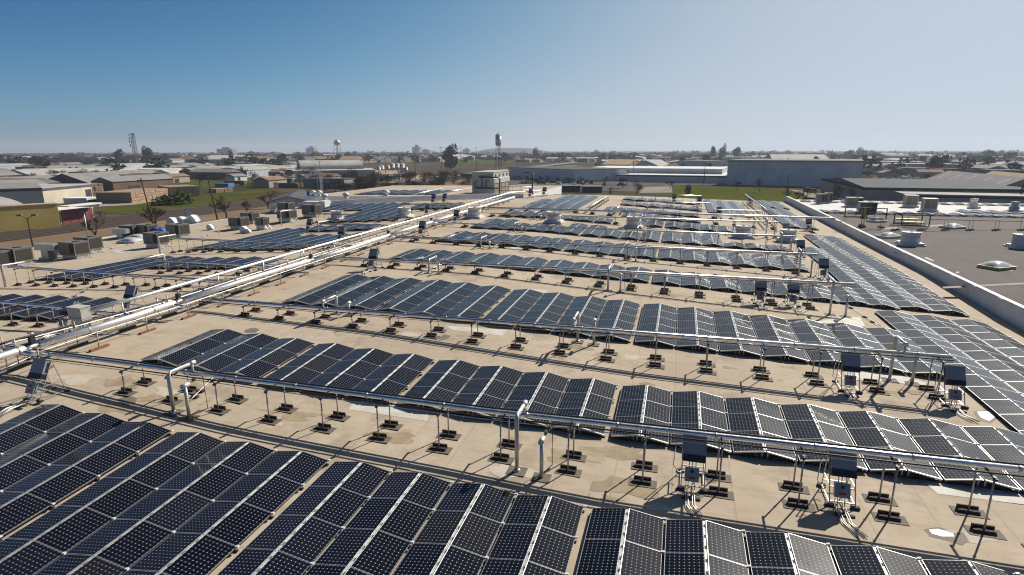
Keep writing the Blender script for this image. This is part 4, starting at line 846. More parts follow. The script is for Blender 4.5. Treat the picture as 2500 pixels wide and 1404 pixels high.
for i, (x1, y1, x2, y2, yt, dp, wl, rm, lab) in enumerate([(2105, 418, 2330, 421, 410, 30, 'cream', 'lightroof', 'long pale flat roof right of the huge block'), (2110, 408, 2240, 410, 403, 40, 'grey', 'lightroof', 'second long pale roof right of the huge block'), (2300, 394, 2480, 396, 388, 40, 'whiter', 'whiter', 'long white roof blazing in the sun at the right'), (2330, 412, 2420, 414, 408, 30, 'beige', 'tanroof', 'beige roof with skylights in the right distance'), (2390, 404, 2420, 404, 386, 25, 'grey', 'greyroof', 'grey boxy tower building before the blazing roof'), (2300, 404, 2350, 404, 396, 25, 'grey', 'greyroof', 'small grey block left of the boxy tower building'), (2260, 432, 2330, 434, 424, 10, 'brown', 'redroof', 'dark red long container shed by the vehicle yard'), (2180, 430, 2255, 432, 424, 10, 'slate', 'greyroof', 'pale grey shed left of the red container shed'), (2440, 424, 2520, 426, 412, 30, 'slate', 'greyroof', 'dark gable house at the right edge'), (2420, 440, 2520, 441, 430, 20, 'slate', 'slate', 'long dark roof at the right edge')]):
    H('industrial_building', lab, 'warehouse', (x1, y1), (x2, y2), dp, yt, roof='gable' if i in (3, 8) else 'flat', rise=3, wall=wl, rmat=rm, lights=6 if i == 3 else 0)

# ------------------------------------------------------------------ neighbouring dark roof and white roof on the right
DZ = -.42
nb = thing('flat_building', 'neighbouring flat building with a grey brown roof beyond the white parapet', 'building', (0, 0, 0))
def zp(px, py, z=DZ): return gnd(px, py, z)
b = MB(); b.v = [(47.95, -32, DZ), (150, -32, DZ), (150, 97, DZ), (47.95, 97, DZ)]; b.face([0, 1, 2, 3]); b.build('roof', M['darkroof'], nb)
b = MB(); b.v = [(47.95, 97, DZ+.05), (118, 97, DZ+.05), (118, 128, DZ+.05), (47.95, 128, DZ+.05)]; b.face([0, 1, 2, 3]); b.build('roof', M['whiteroof'], nb)
MB().prism([(47.96, -32), (149.9, -32), (149.9, 96.9), (117.9, 97), (117.9, 127.9), (47.96, 127.9)], G, DZ-.05).build('wall', M['parapet'], nb)
def zrow(u, v, n, lab, grp):
    t = thing('solar_panel_row', lab, 'solar panels', (u, v, DZ+.06), 0, grp)
    for k_ in range(n):
        for s_ in (-1, 1): inst('solar_panel', PM[s_], t, (s_*HG, -k_*STEP, RH))
for i in range(24): zrow(49.6+i*2.3, 100.5, 2, '%s solar panel row of the wavy front line on the white roof' % (ORD[i] if i < 30 else 'far right'), 'wavy panel rows on the white roof')
for i in range(14): zrow(74+i*2.3, 107.5, 3, '%s solar panel row behind the pale hooded vents on white roof' % ORD[i], 'middle panel rows on the white roof')
for i in range(20): zrow(51+i*2.6, 124, 2, '%s solar panel row of the rearmost line on the white roof' % ORD[i], 'rear panel rows on the white roof')
for (x, y), lab in [((2221, 603), 'round vent on the grey brown roof next to the parapet'), ((2494, 610), 'round vent on the grey brown roof cut by the picture edge')]:
    p = zp(x, y-5); round_vent(p, lab, .98, 1.2)
for (x, y, w_, d_), c_, lab in [((2432, 655, 2.4, 1.9), 'curb', 'large domed skylight with yellow frame on the grey brown roof'), ((2168, 580, 2.4, 1.8), 'curbw', 'domed skylight by the parapet on the grey brown roof'), ((2325, 557, 2.6, 2.0), 'curbw', 'domed skylight behind the thin pipe stands'), ((2140, 542, 2.2, 1.8), 'curbw', 'domed skylight under the black frames')]:
    p = zp(x, y); skylight(p, w_, d_, lab, c_, R(35))
# thin pipe on stands
A_, B_ = zp(2300, 562), zp(2560, 566)
p0 = zp(2265, 562)
pipe('gas_pipe', [(p0.x, p0.y, DZ+1.5), (p0.x+30, p0.y+.5, DZ+1.5)], .035, 'thin dark pipe on stands crossing the grey brown roof', 'pipe', None, 'black', 0, 6)
for i, x in enumerate([2186, 2250, 2308, 2368, 2432, 2494]):
    p = zp(x, 563); t = thing('pipe_stand', '%s thin stand from the left on the grey brown roof' % ORD[i], 'pipe stand', p, 0, 'thin stands on the grey brown roof')
    for q in (-.35, .35):
        MB().tube([(q, q*.9, 0), (q, q*.9, 1.48)], .025, 6).build('post', M['gpost'], t); o = inst('base', BM, t, (q, q*.9, 0))
    MB().bar((-.4, -.36, 1.46), (.4, .36, 1.46), .05, .04).build('cross_arm', M['black'], t)
def frame_rack(px, py, w_, h_, z0, lab, board=None, legs=True):
    p = zp(px, py); t = thing('equipment_rack', lab, 'rack', p, 0, 'black frames on the grey brown roof'); b = MB()
    for z in (z0, z0+h_): b.bar((0, 0, z), (w_, 0, z), .12, .12)
    for x in (.06, w_*.5, w_-.06): b.bar((x, 0, z0+.06), (x, 0, z0+h_-.06), .12 if x != w_*.5 else .04, .12 if x != w_*.5 else .04)
    b.bar((0, 1.2, z0), (w_, 1.2, z0), .1, .1)
    for x in (.05, w_-.05): b.bar((x, .06, z0), (x, 1.15, z0), .1, .1)
    b.build('frame', M['black'], t)
    if legs:
        for x in (.3, w_-.3):
            for y in (0, 1.2): MB().tube([(x, y, 0), (x, y, z0-.05)], .03, 6).build('leg', M['gpost'], t); inst('base', BM, t, (x, y, 0))
    if board: MB().box((w_*board[0], .5, z0+h_*board[1]), (w_*board[2], .08 if board[3] > .3 else .9, h_*board[3])).build('panel', M['yellow'], t)
frame_rack(2058, 552, 3.0, 1.35, 1.35, 'left black open frame with a yellow board beside the parapet', (.88, .5, .2, .9)); frame_rack(2101, 556, 3.1, 1.5, 1.3, 'tall black open frame right of the yellow board')
frame_rack(2180, 549, 3.7, 1.55, .22, 'low black frame with yellow sheets lying inside, rear one', (.5, .4, .8, .12), False); frame_rack(2198, 555, 3.6, 1.6, .22, 'low black frame with yellow sheets lying inside, front one', (.5, .3, .7, .12), False)
for (x, y, w_, d_, h_, lab) in [(2115, 520, 2.6, 2.1, 1.5, 'grey hvac unit behind the black frames on white roof'), (2083, 505, 2.8, 2.1, 1.4, 'grey hvac unit farther back on the white roof'), (2000, 498, 1.4, 1.3, 1.6, 'left of three small roof units near the parapet end'), (2007, 497, 1.4, 1.3, 1.6, 'middle of three small roof units near parapet end'), (2020, 496, 1.4, 1.3, 1.7, 'right of three small roof units near the parapet end')]:
    hvac(0, 0, w_, d_, h_, lab, 'r', .4, False, zp(x, y))
for x, y, lab in [(2221, 506, 'beige evaporative cooler on the white roof, left one'), (2266, 516, 'beige evaporative cooler on the white roof, right one')]:
    p = zp(x, y); t = thing('evaporative_cooler', lab, 'cooler', p, R(-5), 'evaporative coolers')
    MB().prism([(-1.3, -1.1), (1.3, -1.1), (1.1, 1.1), (-1.1, 1.1)], 0, .4).build('curb', M['white'], t)
    b = MB(); b.box((0, 0, .5), (2.1, 2.0, .2)); b.box((0, 0, 2.3), (2.15, 2.05, .12))
    for sx in (-1, 1):
        for sy in (-1, 1): b.box((sx*.98, sy*.93, 1.42), (.14, .14, 1.64))
    b.box((0, -.98, 1.42), (.08, .06, 1.64)); b.build('cabinet', M['cab'], t); MB().box((0, 0, 1.42), (1.9, 1.8, 1.63)).build('pads', M['coolpad'], t)
for x, y, lab in [(2375, 509, 'white mushroom fan on the white roof, left one'), (2474, 519, 'white mushroom fan near the right edge of white roof')]:
    p = zp(x, y); t = thing('roof_fan', lab, 'roof fan', p, 0, 'white mushroom fans')
    MB().prism([(-.9, -.9), (.9, -.9), (.7, .7), (-.7, .7)], 0, .5).build('curb', M['white'], t); MB().lathe([(.75, .5), (.8, .9), (.55, 1.1), (.55, 1.5), (.62, 1.5), (.62, 1.9), (.0, 1.95)], 18).build('hood', M['vent'], t)
# ------------------------------------------------------------------ rear building with panels and the cooling tower
RZ = 1.75
rb = thing('flat_building', 'rear flat building behind the white back wall with more panels', 'building', (0, 0, 0))
P = [(-47, 84), (-4.6, 94.2), (-4.6, 132), (-47, 122)]
b = MB(); b.v = [(x, y, RZ) for x, y in P]; b.face([0, 1, 2, 3]); b.build('roof', M['roof'], rb); MB().prism(P, G, RZ-.02).build('wall', M['parapet'], rb)
for i in range(7):
    t = thing('solar_panel_row', '%s solar panel row from the left behind the white back wall' % ORD[i], 'solar panels', (-38.5+i*2.3, 101+i*.6, RZ), 0, 'panel rows behind the white back wall')
    for k_ in range(7):
        for s_ in (-1, 1): inst('solar_panel', PM[s_], t, (s_*HG, -k_*STEP, RH))
for i, (a_, b_) in enumerate([((1010, 474), (1083, 460)), ((1085, 470), (1154, 459))]):
    p, q = gnd(*a_, RZ+.8), gnd(*b_, RZ+.8)
    pipe('insulated_pipe', [p, q], .13, ('left', 'right')[i]+' slanting bright pipe behind the white back wall', 'pipe', None, 'jacket', 5)
for i, (x, y) in enumerate([(793, 487), (845, 484), (944, 478), (765, 478), (780, 478)]):
    p = gnd(x, y, RZ); t = thing('turbine_vent', '%s small round turbine vent near the white back wall' % ORD[i], 'turbine vent', p, 0, 'small turbine vents'); MB().lathe([(.3, 0), (.3, .4), (.6, .5), (.62, .8), (.35, 1.05), (0, 1.1)], 14).build('turbine', M['white'], t); MB().box((0, 0, .05), (1, 1, .1)).build('curb', M['vent'], t)
p0 = gnd(1153, 476, RZ); ct = thing('cooling_tower', 'tall white cooling tower block with louvred side and dark pipes', 'cooling tower', (p0.x, p0.y, RZ))
q0 = gnd(1199, 478, RZ); CW = (q0-p0).length; CH = topz(p0.x, p0.y, 421)-RZ
b = MB(); b.box((CW/2, 5.5, CH/2), (CW, 11, CH)); b.box((CW/2, 5.5, CH+.06), (CW+.2, 11.2, .12))
for z in (.3, .55, .8): b.box((CW/2, -.02, CH*z), (CW+.06, .06, .06))
b.build('casing', M['cab'], ct)
lv = MB(); lv.box((CW+.06, 5.5, CH*.62), (.12, 10.9, CH*.22))
for j in range(5): lv.box((CW+.15, 5.5, CH*(.54+j*.045)), (.16, 10.9, .05))
lv.build('louvre', M['whiter'] if 'whiter' in M else M['w_whiter'], ct); MB().box((CW+.03, 5.5, CH*.27), (.06, 10.6, CH*.46)).build('fill', M['coolpad'], ct)
for j in range(5): MB().box((CW+.1, .3+j*2.6, CH*.27), (.12, .16, CH*.46)).build('column', M['galv'], ct)
for j in range(4): MB().box((CW+.02, 1.4+j*2.7, CH*.86), (.14, .7, .55)).build('window', M['w_slate'], ct)
b = MB(); b.tube([(CW*.35, -.5, CH*.8), (CW*1.25, -.5, CH*.8), (CW*1.32, -.5, CH*.72), (CW*1.32, -.5, .1)], .13, 8); b.tube([(CW*.2, -.45, CH*.32), (CW*1.32, -.45, CH*.32)], .12, 8); b.tube([(CW*.5, -.45, CH*.86), (CW*.5, -.45, CH*.3)], .1, 8)
for x in (.17, .68): b.tube([(CW*x, -.45, CH*.32), (CW*x, -.45, CH*.62), (CW*(x+.14), -.2, CH*.66)], .08, 6)
b.tube([(CW*2.2, 4, CH*.98), (CW*2.55, 4, CH*.98), (CW*2.55, 4, 0)], .13, 8); b.tube([(CW*1.9, 4, CH*.5), (CW*2.55, 4, CH*.5)], .1, 8); b.build('pipework', M['black'], ct)
b = MB()
for y in (0, 2): b.tube([(CW+.3, y, 1.6), (CW+7, y+3, 1.6)], .05, 6); b.tube([(CW+.3, y, .9), (CW+7, y+3, .9)], .05, 6)
for j in range(5): b.tube([(CW+.3+j*1.6, j*.7, 0), (CW+.3+j*1.6, j*.7, 1.6)], .04, 6)
b.build('railing', M['galv'], ct)
# small gable house and white box at the left end of the back wall
a, c_ = gnd(657, 493, -1.6), gnd(752, 491, -1.6); a.z = c_.z = G
H('gable_building', 'low white gable end building with dark eaves left of the back wall', 'building', a, c_, 26, h=5.4, roof='gable', rise=1.15, axis='y', wall='white', rmat='slate', trim=None)
p = at(772, 505); t = thing('roof_hatch_box', 'white plastered box at the left end of the back wall', 'roof box', (p.x, p.y, rz(p.x, p.y)-.1)); MB().prism([(-2.2, -1), (1.4, -1), (1.4, 1), (-2.2, 1)], 0, 1.15).build('wall', M['vent'], t); MB().prism([(1.404, -1), (2.6, -1), (2.6, 1), (1.404, 1)], 0, 1.3).build('wall', M['parapet'], t)
p = at(757, 497); t = thing('duct_tube', 'bright blue tapering tube standing by the white back wall', 'blue tube', (p.x, p.y, rz(p.x, p.y))); MB().tube([(0, 0, .3), (-.05, 0, 1.0), (-.1, 0, 2.5)], [.16, .36, .42], 10).build('tube', M['blue'], t); MB().lathe([(.2, 0), (.14, .32)], 10).build('base', M['dim'], t)

# ------------------------------------------------------------------ trees and bushes
def leafmat(name, a, b, sc=.6):
    k = N(name); oi = k.n('ShaderNodeObjectInfo'); f = k.noise(sc, 3, .6); c = k.ramp(f, (.35, a), (.65, b)); hs = k.n('ShaderNodeHueSaturation'); k.l(c, hs.inputs['Color'])
    k.l(k.ramp(oi.outputs['Random'], (0, .75), (1, 1.2)), hs.inputs['Value']); k.col(hs.outputs[0]); return k.pr(.8, spec=.2)
M['leaf'] = leafmat('dark_tree_leaves', (.012, .02, .010), (.035, .05, .02)); M['leafg'] = leafmat('bush_leaves', (.035, .075, .012), (.08, .14, .02)); M['twig'] = leafmat('bare_twigs', (.06, .045, .035), (.10, .075, .055)); M['trunkm'] = plain('tree_bark', (.05, .035, .025), .9); M['olive'] = leafmat('olive_bush_leaves', (.08, .08, .015), (.14, .13, .025))
def crown_mesh(seed, lobes, n, size, hh=1.0, name='crown', mat='leaf', wide=1.0, zlo=.3):
    r_ = random.Random(seed); b = MB(); L = []
    for i in range(lobes):
        a = r_.uniform(0, 6.28); z = r_.uniform(zlo, .86)*hh; rad = r_.uniform(.16, .27)*wide; off = r_.uniform(0, .26)*wide*(1.1-abs(z/hh-.5)); L.append((off*math.cos(a), off*math.sin(a), z, rad))
    for i in range(n):
        x, y, z, rad = r_.choice(L); v = Vector((r_.gauss(0, 1), r_.gauss(0, 1), r_.gauss(0, 1))).normalized()*rad*r_.uniform(.55, 1.06)
        c_ = Vector((x, y, z))+v*1.0; e1 = Vector((r_.gauss(0, 1), r_.gauss(0, 1), r_.gauss(0, 1))).normalized(); e2 = e1.cross(Vector((r_.gauss(0, 1), r_.gauss(0, 1), r_.gauss(0, 1)))).normalized(); s_ = size*r_.uniform(.6, 1.3)
        if c_.z < .08*hh: c_.z = .08*hh
        b.add([c_+e1*s_, c_-e1*s_*.5+e2*s_, c_-e1*s_*.6-e2*s_*.8], [(0, 1, 2)])
    return b.mesh(name, M[mat])
CR = [crown_mesh(i, 9, 900, .055, 1.0, 'crown', 'leaf', 1.0+.25*(i % 2)) for i in range(4)]
CL = crown_mesh(77, 14, 1500, .05, 1.0, 'crown', 'leaf', 1.05, .12)
CB = [crown_mesh(20+i, 8, 420, .075, .7, 'foliage', 'leafg', 1.6) for i in range(2)]; CO = crown_mesh(31, 8, 420, .075, .7, 'foliage', 'olive', 1.6)
CF = [crown_mesh(40+i, 6, 110, .11, 1.0, 'crown', 'leaf', 1.1+.5*(i % 2)) for i in range(4)]
TK = MB().tube([(0, 0, 0), (.01, 0, .25), (-.01, .01, .55), (.02, 0, .75)], [.035, .028, .02, .006], 6).mesh('trunk', [M['trunkm']])
def bare_mesh(seed, low=False):
    r_ = random.Random(seed); b = MB(); tw = MB()
    def grow(p, d, L, rad, lev):
        q = p+d*L; mid = p.lerp(q, .5)+Vector((r_.gauss(0, 1), r_.gauss(0, 1), 0))*L*.06
        if lev < 3: b.tube([p, mid, q], [rad, rad*.85, rad*.7], 5, 0, False)
        else: rq = max(rad*1.5, .0045); tw.add([p+Vector((rq, 0, 0)), p-Vector((rq, 0, 0)), q], [(0, 1, 2)]); tw.add([p+Vector((0, rq, 0)), p-Vector((0, rq, 0)), q], [(0, 1, 2)])
        if lev >= 6: return
        for i in range(3 if lev else 4):
            a = r_.uniform(0, 6.28); sp = r_.uniform(.45, .95); e = (d+Vector((math.cos(a)*sp, math.sin(a)*sp, r_.uniform(-.1, .25)))).normalized()
            grow(p.lerp(q, r_.uniform(.6, 1)), e, L*r_.uniform(.62, .85), rad*.6, lev+1)
    if low:
        for i in range(5): a = i*1.26; grow(Vector((0, 0, 0)), Vector((math.cos(a)*.5, math.sin(a)*.5, 1)).normalized(), .22, .012, 2)
    else: grow(Vector((0, 0, 0)), Vector((.04, .02, 1)), .30, .028, 0)
    return b.mesh('trunk', [M['trunkm']]) if not low else None, tw.mesh('twigs', [M['twig']])
BT = [bare_mesh(3), bare_mesh(11)]; BS = [bare_mesh(5, True)[1], bare_mesh(8, True)[1]]
def tree(p, h, w_, lab, grp=None, k_=0, mesh=None, cat='tree'):
    t = thing('leafy_tree', lab, cat, p, random.uniform(0, 6.28), grp); inst('trunk', TK, t, (0, 0, 0), (0, 0, 0), (h, h, h)); inst('crown', (mesh or CR)[k_ % len(mesh or CR)], t, (0, 0, 0), (0, 0, 0), (w_, w_, h)); return t
def pxsize(p, n): return n*(p-CAM).dot(_f)/FPX
def treepx(x, y, ytop, wpx, lab, grp=None, k_=0, mesh=None):
    p = gnd(x, y); h = topz(p.x, p.y, ytop)-G; return tree(p, h, pxsize(p, wpx)*1.15, lab, grp, k_, mesh)
for i, (x, y, yt, w_, lab) in enumerate([(1100, 412, 356, 44, 'big dark round evergreen standing alone by the railway'), (291, 400, 366, 26, 'dark bushy tree left of the telecom tower'), (361, 402, 360, 32, 'dark broad tree right of the telecom tower'), (565, 400, 369, 13, 'narrow dark tree twin trunk in the left distance'), (767, 393, 374, 20, 'dark tree behind the silos'), (1307, 392, 363, 18, 'dark palm like tree right of the water tower'), (1740, 392, 359, 20, 'dark tree left of the huge white block, first'), (1764, 393, 361, 22, 'dark tree left of the huge white block, second'), (1797, 392, 362, 24, 'dark tree above the huge white block'), (2098, 386, 362, 18, 'tall ragged tree right of the huge white block'), (2070, 388, 368, 24, 'dense dark tree cluster right of the huge white block'), (2000, 393, 375, 24, 'dark low tree behind the gable peeking over the block'), (2415, 392, 368, 40, 'wide grey tree belt at the right horizon')]):
    treepx(x, y, yt, w_, lab, None, i, [CL] if i in (0, 1, 2, 10) else None)
for i, (x, y, w_, h_, lab) in enumerate([(428, 500, 90, 22, 'large bright green bush by the crate stacks'), (1680, 474, 22, 17, 'dark round bush in the green field'), (395, 500, 40, 16, 'low green bush at the left foot of the large bush')]):
    p = gnd(x, y); t = thing('bush', lab, 'bush', p, 0); W_ = pxsize(p, w_); inst('foliage', CB[i % 2], t, (0, 0, 0), (0, 0, .3), (W_*.8, W_*.8, pxsize(p, h_)*1.55))
for i, (x, y, w_, h_, lab) in enumerate([(905, 448, 34, 15, 'yellow green bush right of the packing plant'), (930, 446, 22, 10, 'small green bush right of the yellow one')]):
    p = gnd(x, y); t = thing('bush', lab, 'bush', p, 0); W_ = pxsize(p, w_); inst('foliage', CO if not i else CB[0], t, (0, 0, 0), (0, 0, .3), (W_*.8, W_*.8, pxsize(p, h_)*1.55))
def bare(x, y, ytop, wpx, lab, grp=None, k_=0):
    p = gnd(x, y); h = topz(p.x, p.y, ytop)-G; t = thing('bare_tree', lab, 'tree', p, random.uniform(0, 6.28), grp); w_ = pxsize(p, wpx)
    inst('trunk', BT[k_ % 2][0], t, (0, 0, 0), (0, 0, 0), (w_*1.15, w_*1.15, h*1.02)); inst('twigs', BT[k_ % 2][1], t, (0, 0, 0), (0, 0, 0), (w_*1.15, w_*1.15, h*1.02))
for i, (x, y, yt, w_, lab) in enumerate([(236, 592, 510, 60, 'bare tree with dark trunk before the red doors'), (384, 566, 486, 90, 'wide bare tree behind the dark hvac units'), (556, 540, 472, 75, 'bare tree beside the second utility pole'), (602, 530, 478, 34, 'small bare tree right of the second utility pole'), (655, 510, 462, 60, 'bare tree left of the white gable building'), (840, 480, 436, 60, 'brown bare tree behind the back wall, left'), (880, 478, 440, 60, 'brown bare tree behind the back wall, right'), (820, 470, 430, 40, 'bare tree right of the lattice gantry'),
    (1553, 482, 438, 36, 'bare tree by the pale slab'), (1636, 462, 436, 26, 'bare tree at the edge of the green field'), (1855, 470, 430, 30, 'bare tree in front of the huge block, left'), (1800, 466, 434, 26, 'bare tree in front of the huge block, middle'), (1925, 494, 456, 30, 'bare tree at the corner of green field, left'), (1945, 494, 458, 32, 'bare tree at the corner of green field, middle'), (1965, 495, 456, 32, 'bare tree at the corner of green field, right'), (2045, 500, 436, 40, 'bare tree before the grey hall, left'), (2070, 502, 448, 34, 'bare tree before the grey hall, right'), (1300, 452, 428, 34, 'bare tree at the car park, first'), (1330, 452, 426, 34, 'bare tree at the car park, second'), (1390, 455, 426, 40, 'bare tree at the car park, third'), (1425, 458, 428, 36, 'bare tree at the car park, fourth'), (1520, 460, 424, 40, 'bare tree at the car park, fifth'), (1475, 452, 428, 30, 'bare tree at the car park, sixth')]):
    bare(x, y, yt, w_, lab, None, i)
rs = random.Random(5)
for i in range(120):
    x = rs.uniform(770, 1150); y = rs.uniform(440, 474)-(x-790)*.012; p = gnd(x, y); t = thing('bare_shrub', 'brown leafless shrub in the thicket behind the back wall', 'shrub', p, rs.uniform(0, 6), 'brown thicket behind the back wall'); s_ = pxsize(p, rs.uniform(30, 58)); inst('twigs', BS[i % 2], t, (0, 0, 0), (0, 0, 0), (s_*1.1, s_*1.1, s_*.8))
# palm
p = gnd(1490, 476); t = thing('palm_tree', 'squat dark palm standing before the car park', 'palm', p); MB().tube([(0, 0, 0), (0, 0, 2.0)], [.35, .3], 8).build('trunk', M['trunkm'], t); b = MB()
for i in range(26):
    a = i*2.4; up_ = .2+.9*((i*7) % 26)/26; P = [(0, 0, 1.9), (math.cos(a)*.9, math.sin(a)*.9, 1.9+up_), (math.cos(a)*1.9, math.sin(a)*1.9, 1.7+up_*.8)]; n_ = Vector((-math.sin(a), math.cos(a), 0))*.22
    b.add([P[0], Vector(P[1])+n_, P[2], Vector(P[1])-n_], [(0, 1, 2, 3)])
b.build('fronds', M['leafg'], t)

# ------------------------------------------------------------------ poles, towers, gantry
def pole(x0, y0, x1, y1, lab, grp='utility poles', arms=1, r=.16):
    p = gnd(x0, y0); h = topz(p.x, p.y, y1)-G; q = p+(gnd(x0+1, y0)-p).normalized()*pxsize(p, x1-x0); t = thing('utility_pole', lab, 'pole', p, 0, grp)
    d = Vector((q.x-p.x, q.y-p.y, h)); MB().tube([(0, 0, 0), tuple(d)], [r*1.2, r*.8], 8).build('pole', M['trunkm'], t)
    for i in range(arms): MB().box((d.x*.97, d.y*.97, h-.5-i*1.3), (2.4, .14, .14)).build('cross_arm', M['trunkm'], t)
pole(374, 550, 360, 435, 'left of two dark utility poles beside the tracks'); pole(531, 537, 519, 431, 'right of two dark utility poles beside the tracks', 'utility poles', 1)
pole(2474, 512, 2494, 424, 'dark leaning pole at the right edge', None, 0, .3)
for i, (x, y0, y1) in enumerate([(735, 476, 406), (784, 445, 393), (924, 436, 378), (943, 446, 386), (1015, 441, 373), (1079, 453, 358), (1125, 416, 358), (1163, 424, 359), (1220, 418, 371), (1264, 408, 372), (1278, 405, 369), (1318, 402, 374), (1345, 402, 372), (1357, 430, 402), (1258, 420, 406), (1530, 456, 414), (1545, 440, 392), (1718, 452, 396), (1922, 470, 424), (1976, 454, 404), (1983, 452, 424), (2035, 498, 432), (2128, 490, 454), (2186, 440, 410), (235, 400, 371), (1090, 420, 362)]):
    pole(x, y0, x, y1, '%s thin pole from the left along the railway and street' % (ORD[i] if i < 30 else 'far right') , 'thin poles beyond the roof', 1 if i % 3 else 2, .14)
# twin lamp post
p = gnd(84, 622); h = topz(p.x, p.y, 531)-G; t = thing('street_lamp', 'twin headed lamp post at the left roof edge', 'lamp post', p, R(30)); MB().tube([(0, 0, 0), (0, 0, h)], [.14, .09], 8).build('pole', M['trunkm'], t)
for s_ in (-1, 1): MB().tube([(0, 0, h-.3), (s_*.9, 0, h+.35)], .05, 6).build('arm', M['trunkm'], t); MB().box((s_*1.1, 0, h+.42), (.8, .4, .3)).build('lamp_head', M['hvac'], t)
p = gnd(219, 604); h = topz(p.x, p.y, 520)-G; t = thing('street_lamp', 'slim single lamp post beside the bare tree', 'lamp post', p, 0); MB().tube([(0, 0, 0), (0, 0, h)], [.11, .07], 8).build('pole', M['galv'], t); MB().box((.3, 0, h), (.8, .3, .2)).build('lamp_head', M['hvac'], t)
def water_tower(x, yb, yt, wpx, lab, ball):
    p = gnd(x, yb); h = topz(p.x, p.y, yt)-G; r = pxsize(p, wpx)/2; t = thing('water_tower', lab, 'water tower', p, 0)
    if ball: b = MB().lathe([(0.01, h-2*r*.88), (r*.6, h-2*r*.82), (r*.95, h-2*r*.6), (r, h-2*r*.45), (r*.93, h-2*r*.25), (r*.6, h-2*r*.08), (0.01, h)], 20); zb = h-2*r*.7; b.build('tank', M['duct'], t); MB().lathe([(r*1.06, h-2*r*.55), (r*1.06, h-2*r*.5)], 20).build('walkway', M['dim'], t)
    else:
        zb = h-r*4.0; MB().lathe([(.01, zb-r*.7), (r*.7, zb-r*.4), (r, zb), (r, h-r*1.2)], 20).build('tank', M['galv'], t); MB().lathe([(r*1.12, h-r*1.2), (.01, h)], 20).build('tank_roof', M['w_lightroof'], t); MB().lathe([(r*1.15, zb), (r*1.15, zb+.3)], 20).build('walkway', M['dim'], t)
    for i in range(4):
        a = math.pi/4+i*math.pi/2; c_, s_ = math.cos(a), math.sin(a); MB().tube([(c_*r*1.35, s_*r*1.35, 0), (c_*r*.85, s_*r*.85, zb)], r*.07, 6).build('leg', M['dim'] if not ball else M['hvac'], t)
    b = MB()
    for z in (.3, .62):
        for i in range(4):
            a, a2 = math.pi/4+i*math.pi/2, math.pi/4+(i+1)*math.pi/2; k_ = r*(1.35-.5*z); b.tube([(math.cos(a)*k_, math.sin(a)*k_, zb*z), (math.cos(a2)*k_, math.sin(a2)*k_, zb*z)], r*.03, 4)
    b.tube([(0, 0, 0), (0, 0, zb)], r*.09, 6); b.build('bracing', M['dim'] if not ball else M['hvac'], t)
water_tower(825, 386, 341, 15, 'silvery ball shaped water tower on legs in the left distance', True); water_tower(1217, 409, 323, 14, 'grey cylindrical water tower with pointed roof on tall legs', False)
p = gnd(334, 402); h = topz(p.x, p.y, 326)-G; wd = pxsize(p, 9); t = thing('telecom_tower', 'red and white lattice telecom tower with round dishes', 'tower', p)
RW = [M['reddoor'], M['hvac']]
b = MB(); nseg = 12
for i in range(nseg):
    z0, z1 = h*i/nseg, h*(i+1)/nseg; w0, w1 = wd*(.62-.2*i/nseg), wd*(.62-.2*(i+1)/nseg)
    for j in range(4):
        a, a2 = math.pi/4+j*math.pi/2, math.pi/4+(j+1)*math.pi/2; A0, A1, B1 = Vector((math.cos(a)*w0, math.sin(a)*w0, z0)), Vector((math.cos(a)*w1, math.sin(a)*w1, z1)), Vector((math.cos(a2)*w1, math.sin(a2)*w1, z1))
        b.tube([A0, A1], wd*.07, 4, i % 2, False); b.tube([A0, B1], wd*.04, 4, i % 2, False); b.tube([A1, B1], wd*.04, 4, i % 2, False)
b.build('lattice', RW, t)
for z in (.98, .85, .74, .62): MB().lathe([(0, 0), (wd*.35, .3), (wd*.35, .8)], 12).build('dish', M['hvac'], t, (-wd*.75, -wd*.3, h*z), 0).rotation_euler = (R(90), 0, R(-60))
MB().lathe([(0, 0), (wd*.3, .3), (wd*.3, .8)], 12).build('dish', M['hvac'], t, (wd*.6, -wd*.3, h*.97)).rotation_euler = (R(90), 0, R(30))
p = gnd(790, 478); h = topz(p.x, p.y, 419)-G; t = thing('signal_gantry', 'pale lattice signal gantry spanning towards the tracks', 'gantry', p, math.pi*.93); wd = pxsize(p, 9); L_ = pxsize(p, 44); b = MB()
for i in range(9):
    z0, z1 = h*i/9, h*(i+1)/9
    for x in (0, wd): b.tube([(x, 0, z0), (x, 0, z1)], .09, 4, 0, False); b.tube([(x, wd*.8, z0), (x, wd*.8, z1)], .09, 4, 0, False)
    b.tube([(0, 0, z0), (wd, 0, z1)], .07, 4, 0, False); b.tube([(wd, 0, z0), (0, 0, z1)], .07, 4, 0, False); b.tube([(0, 0, z1), (wd, 0, z1)], .07, 4, 0, False)
b.build('tower', M['white'], t); b = MB()
for z in (h-.1, h-wd*1.0):
    b.tube([(0, 0, z), (L_, 0, z)], .09, 4)
for i in range(8): b.tube([(L_*i/8, 0, h-.1 if i % 2 else h-wd), (L_*(i+1)/8, 0, h-wd if i % 2 else h-.1)], .07, 4)
b.build('truss', M['white'], t)

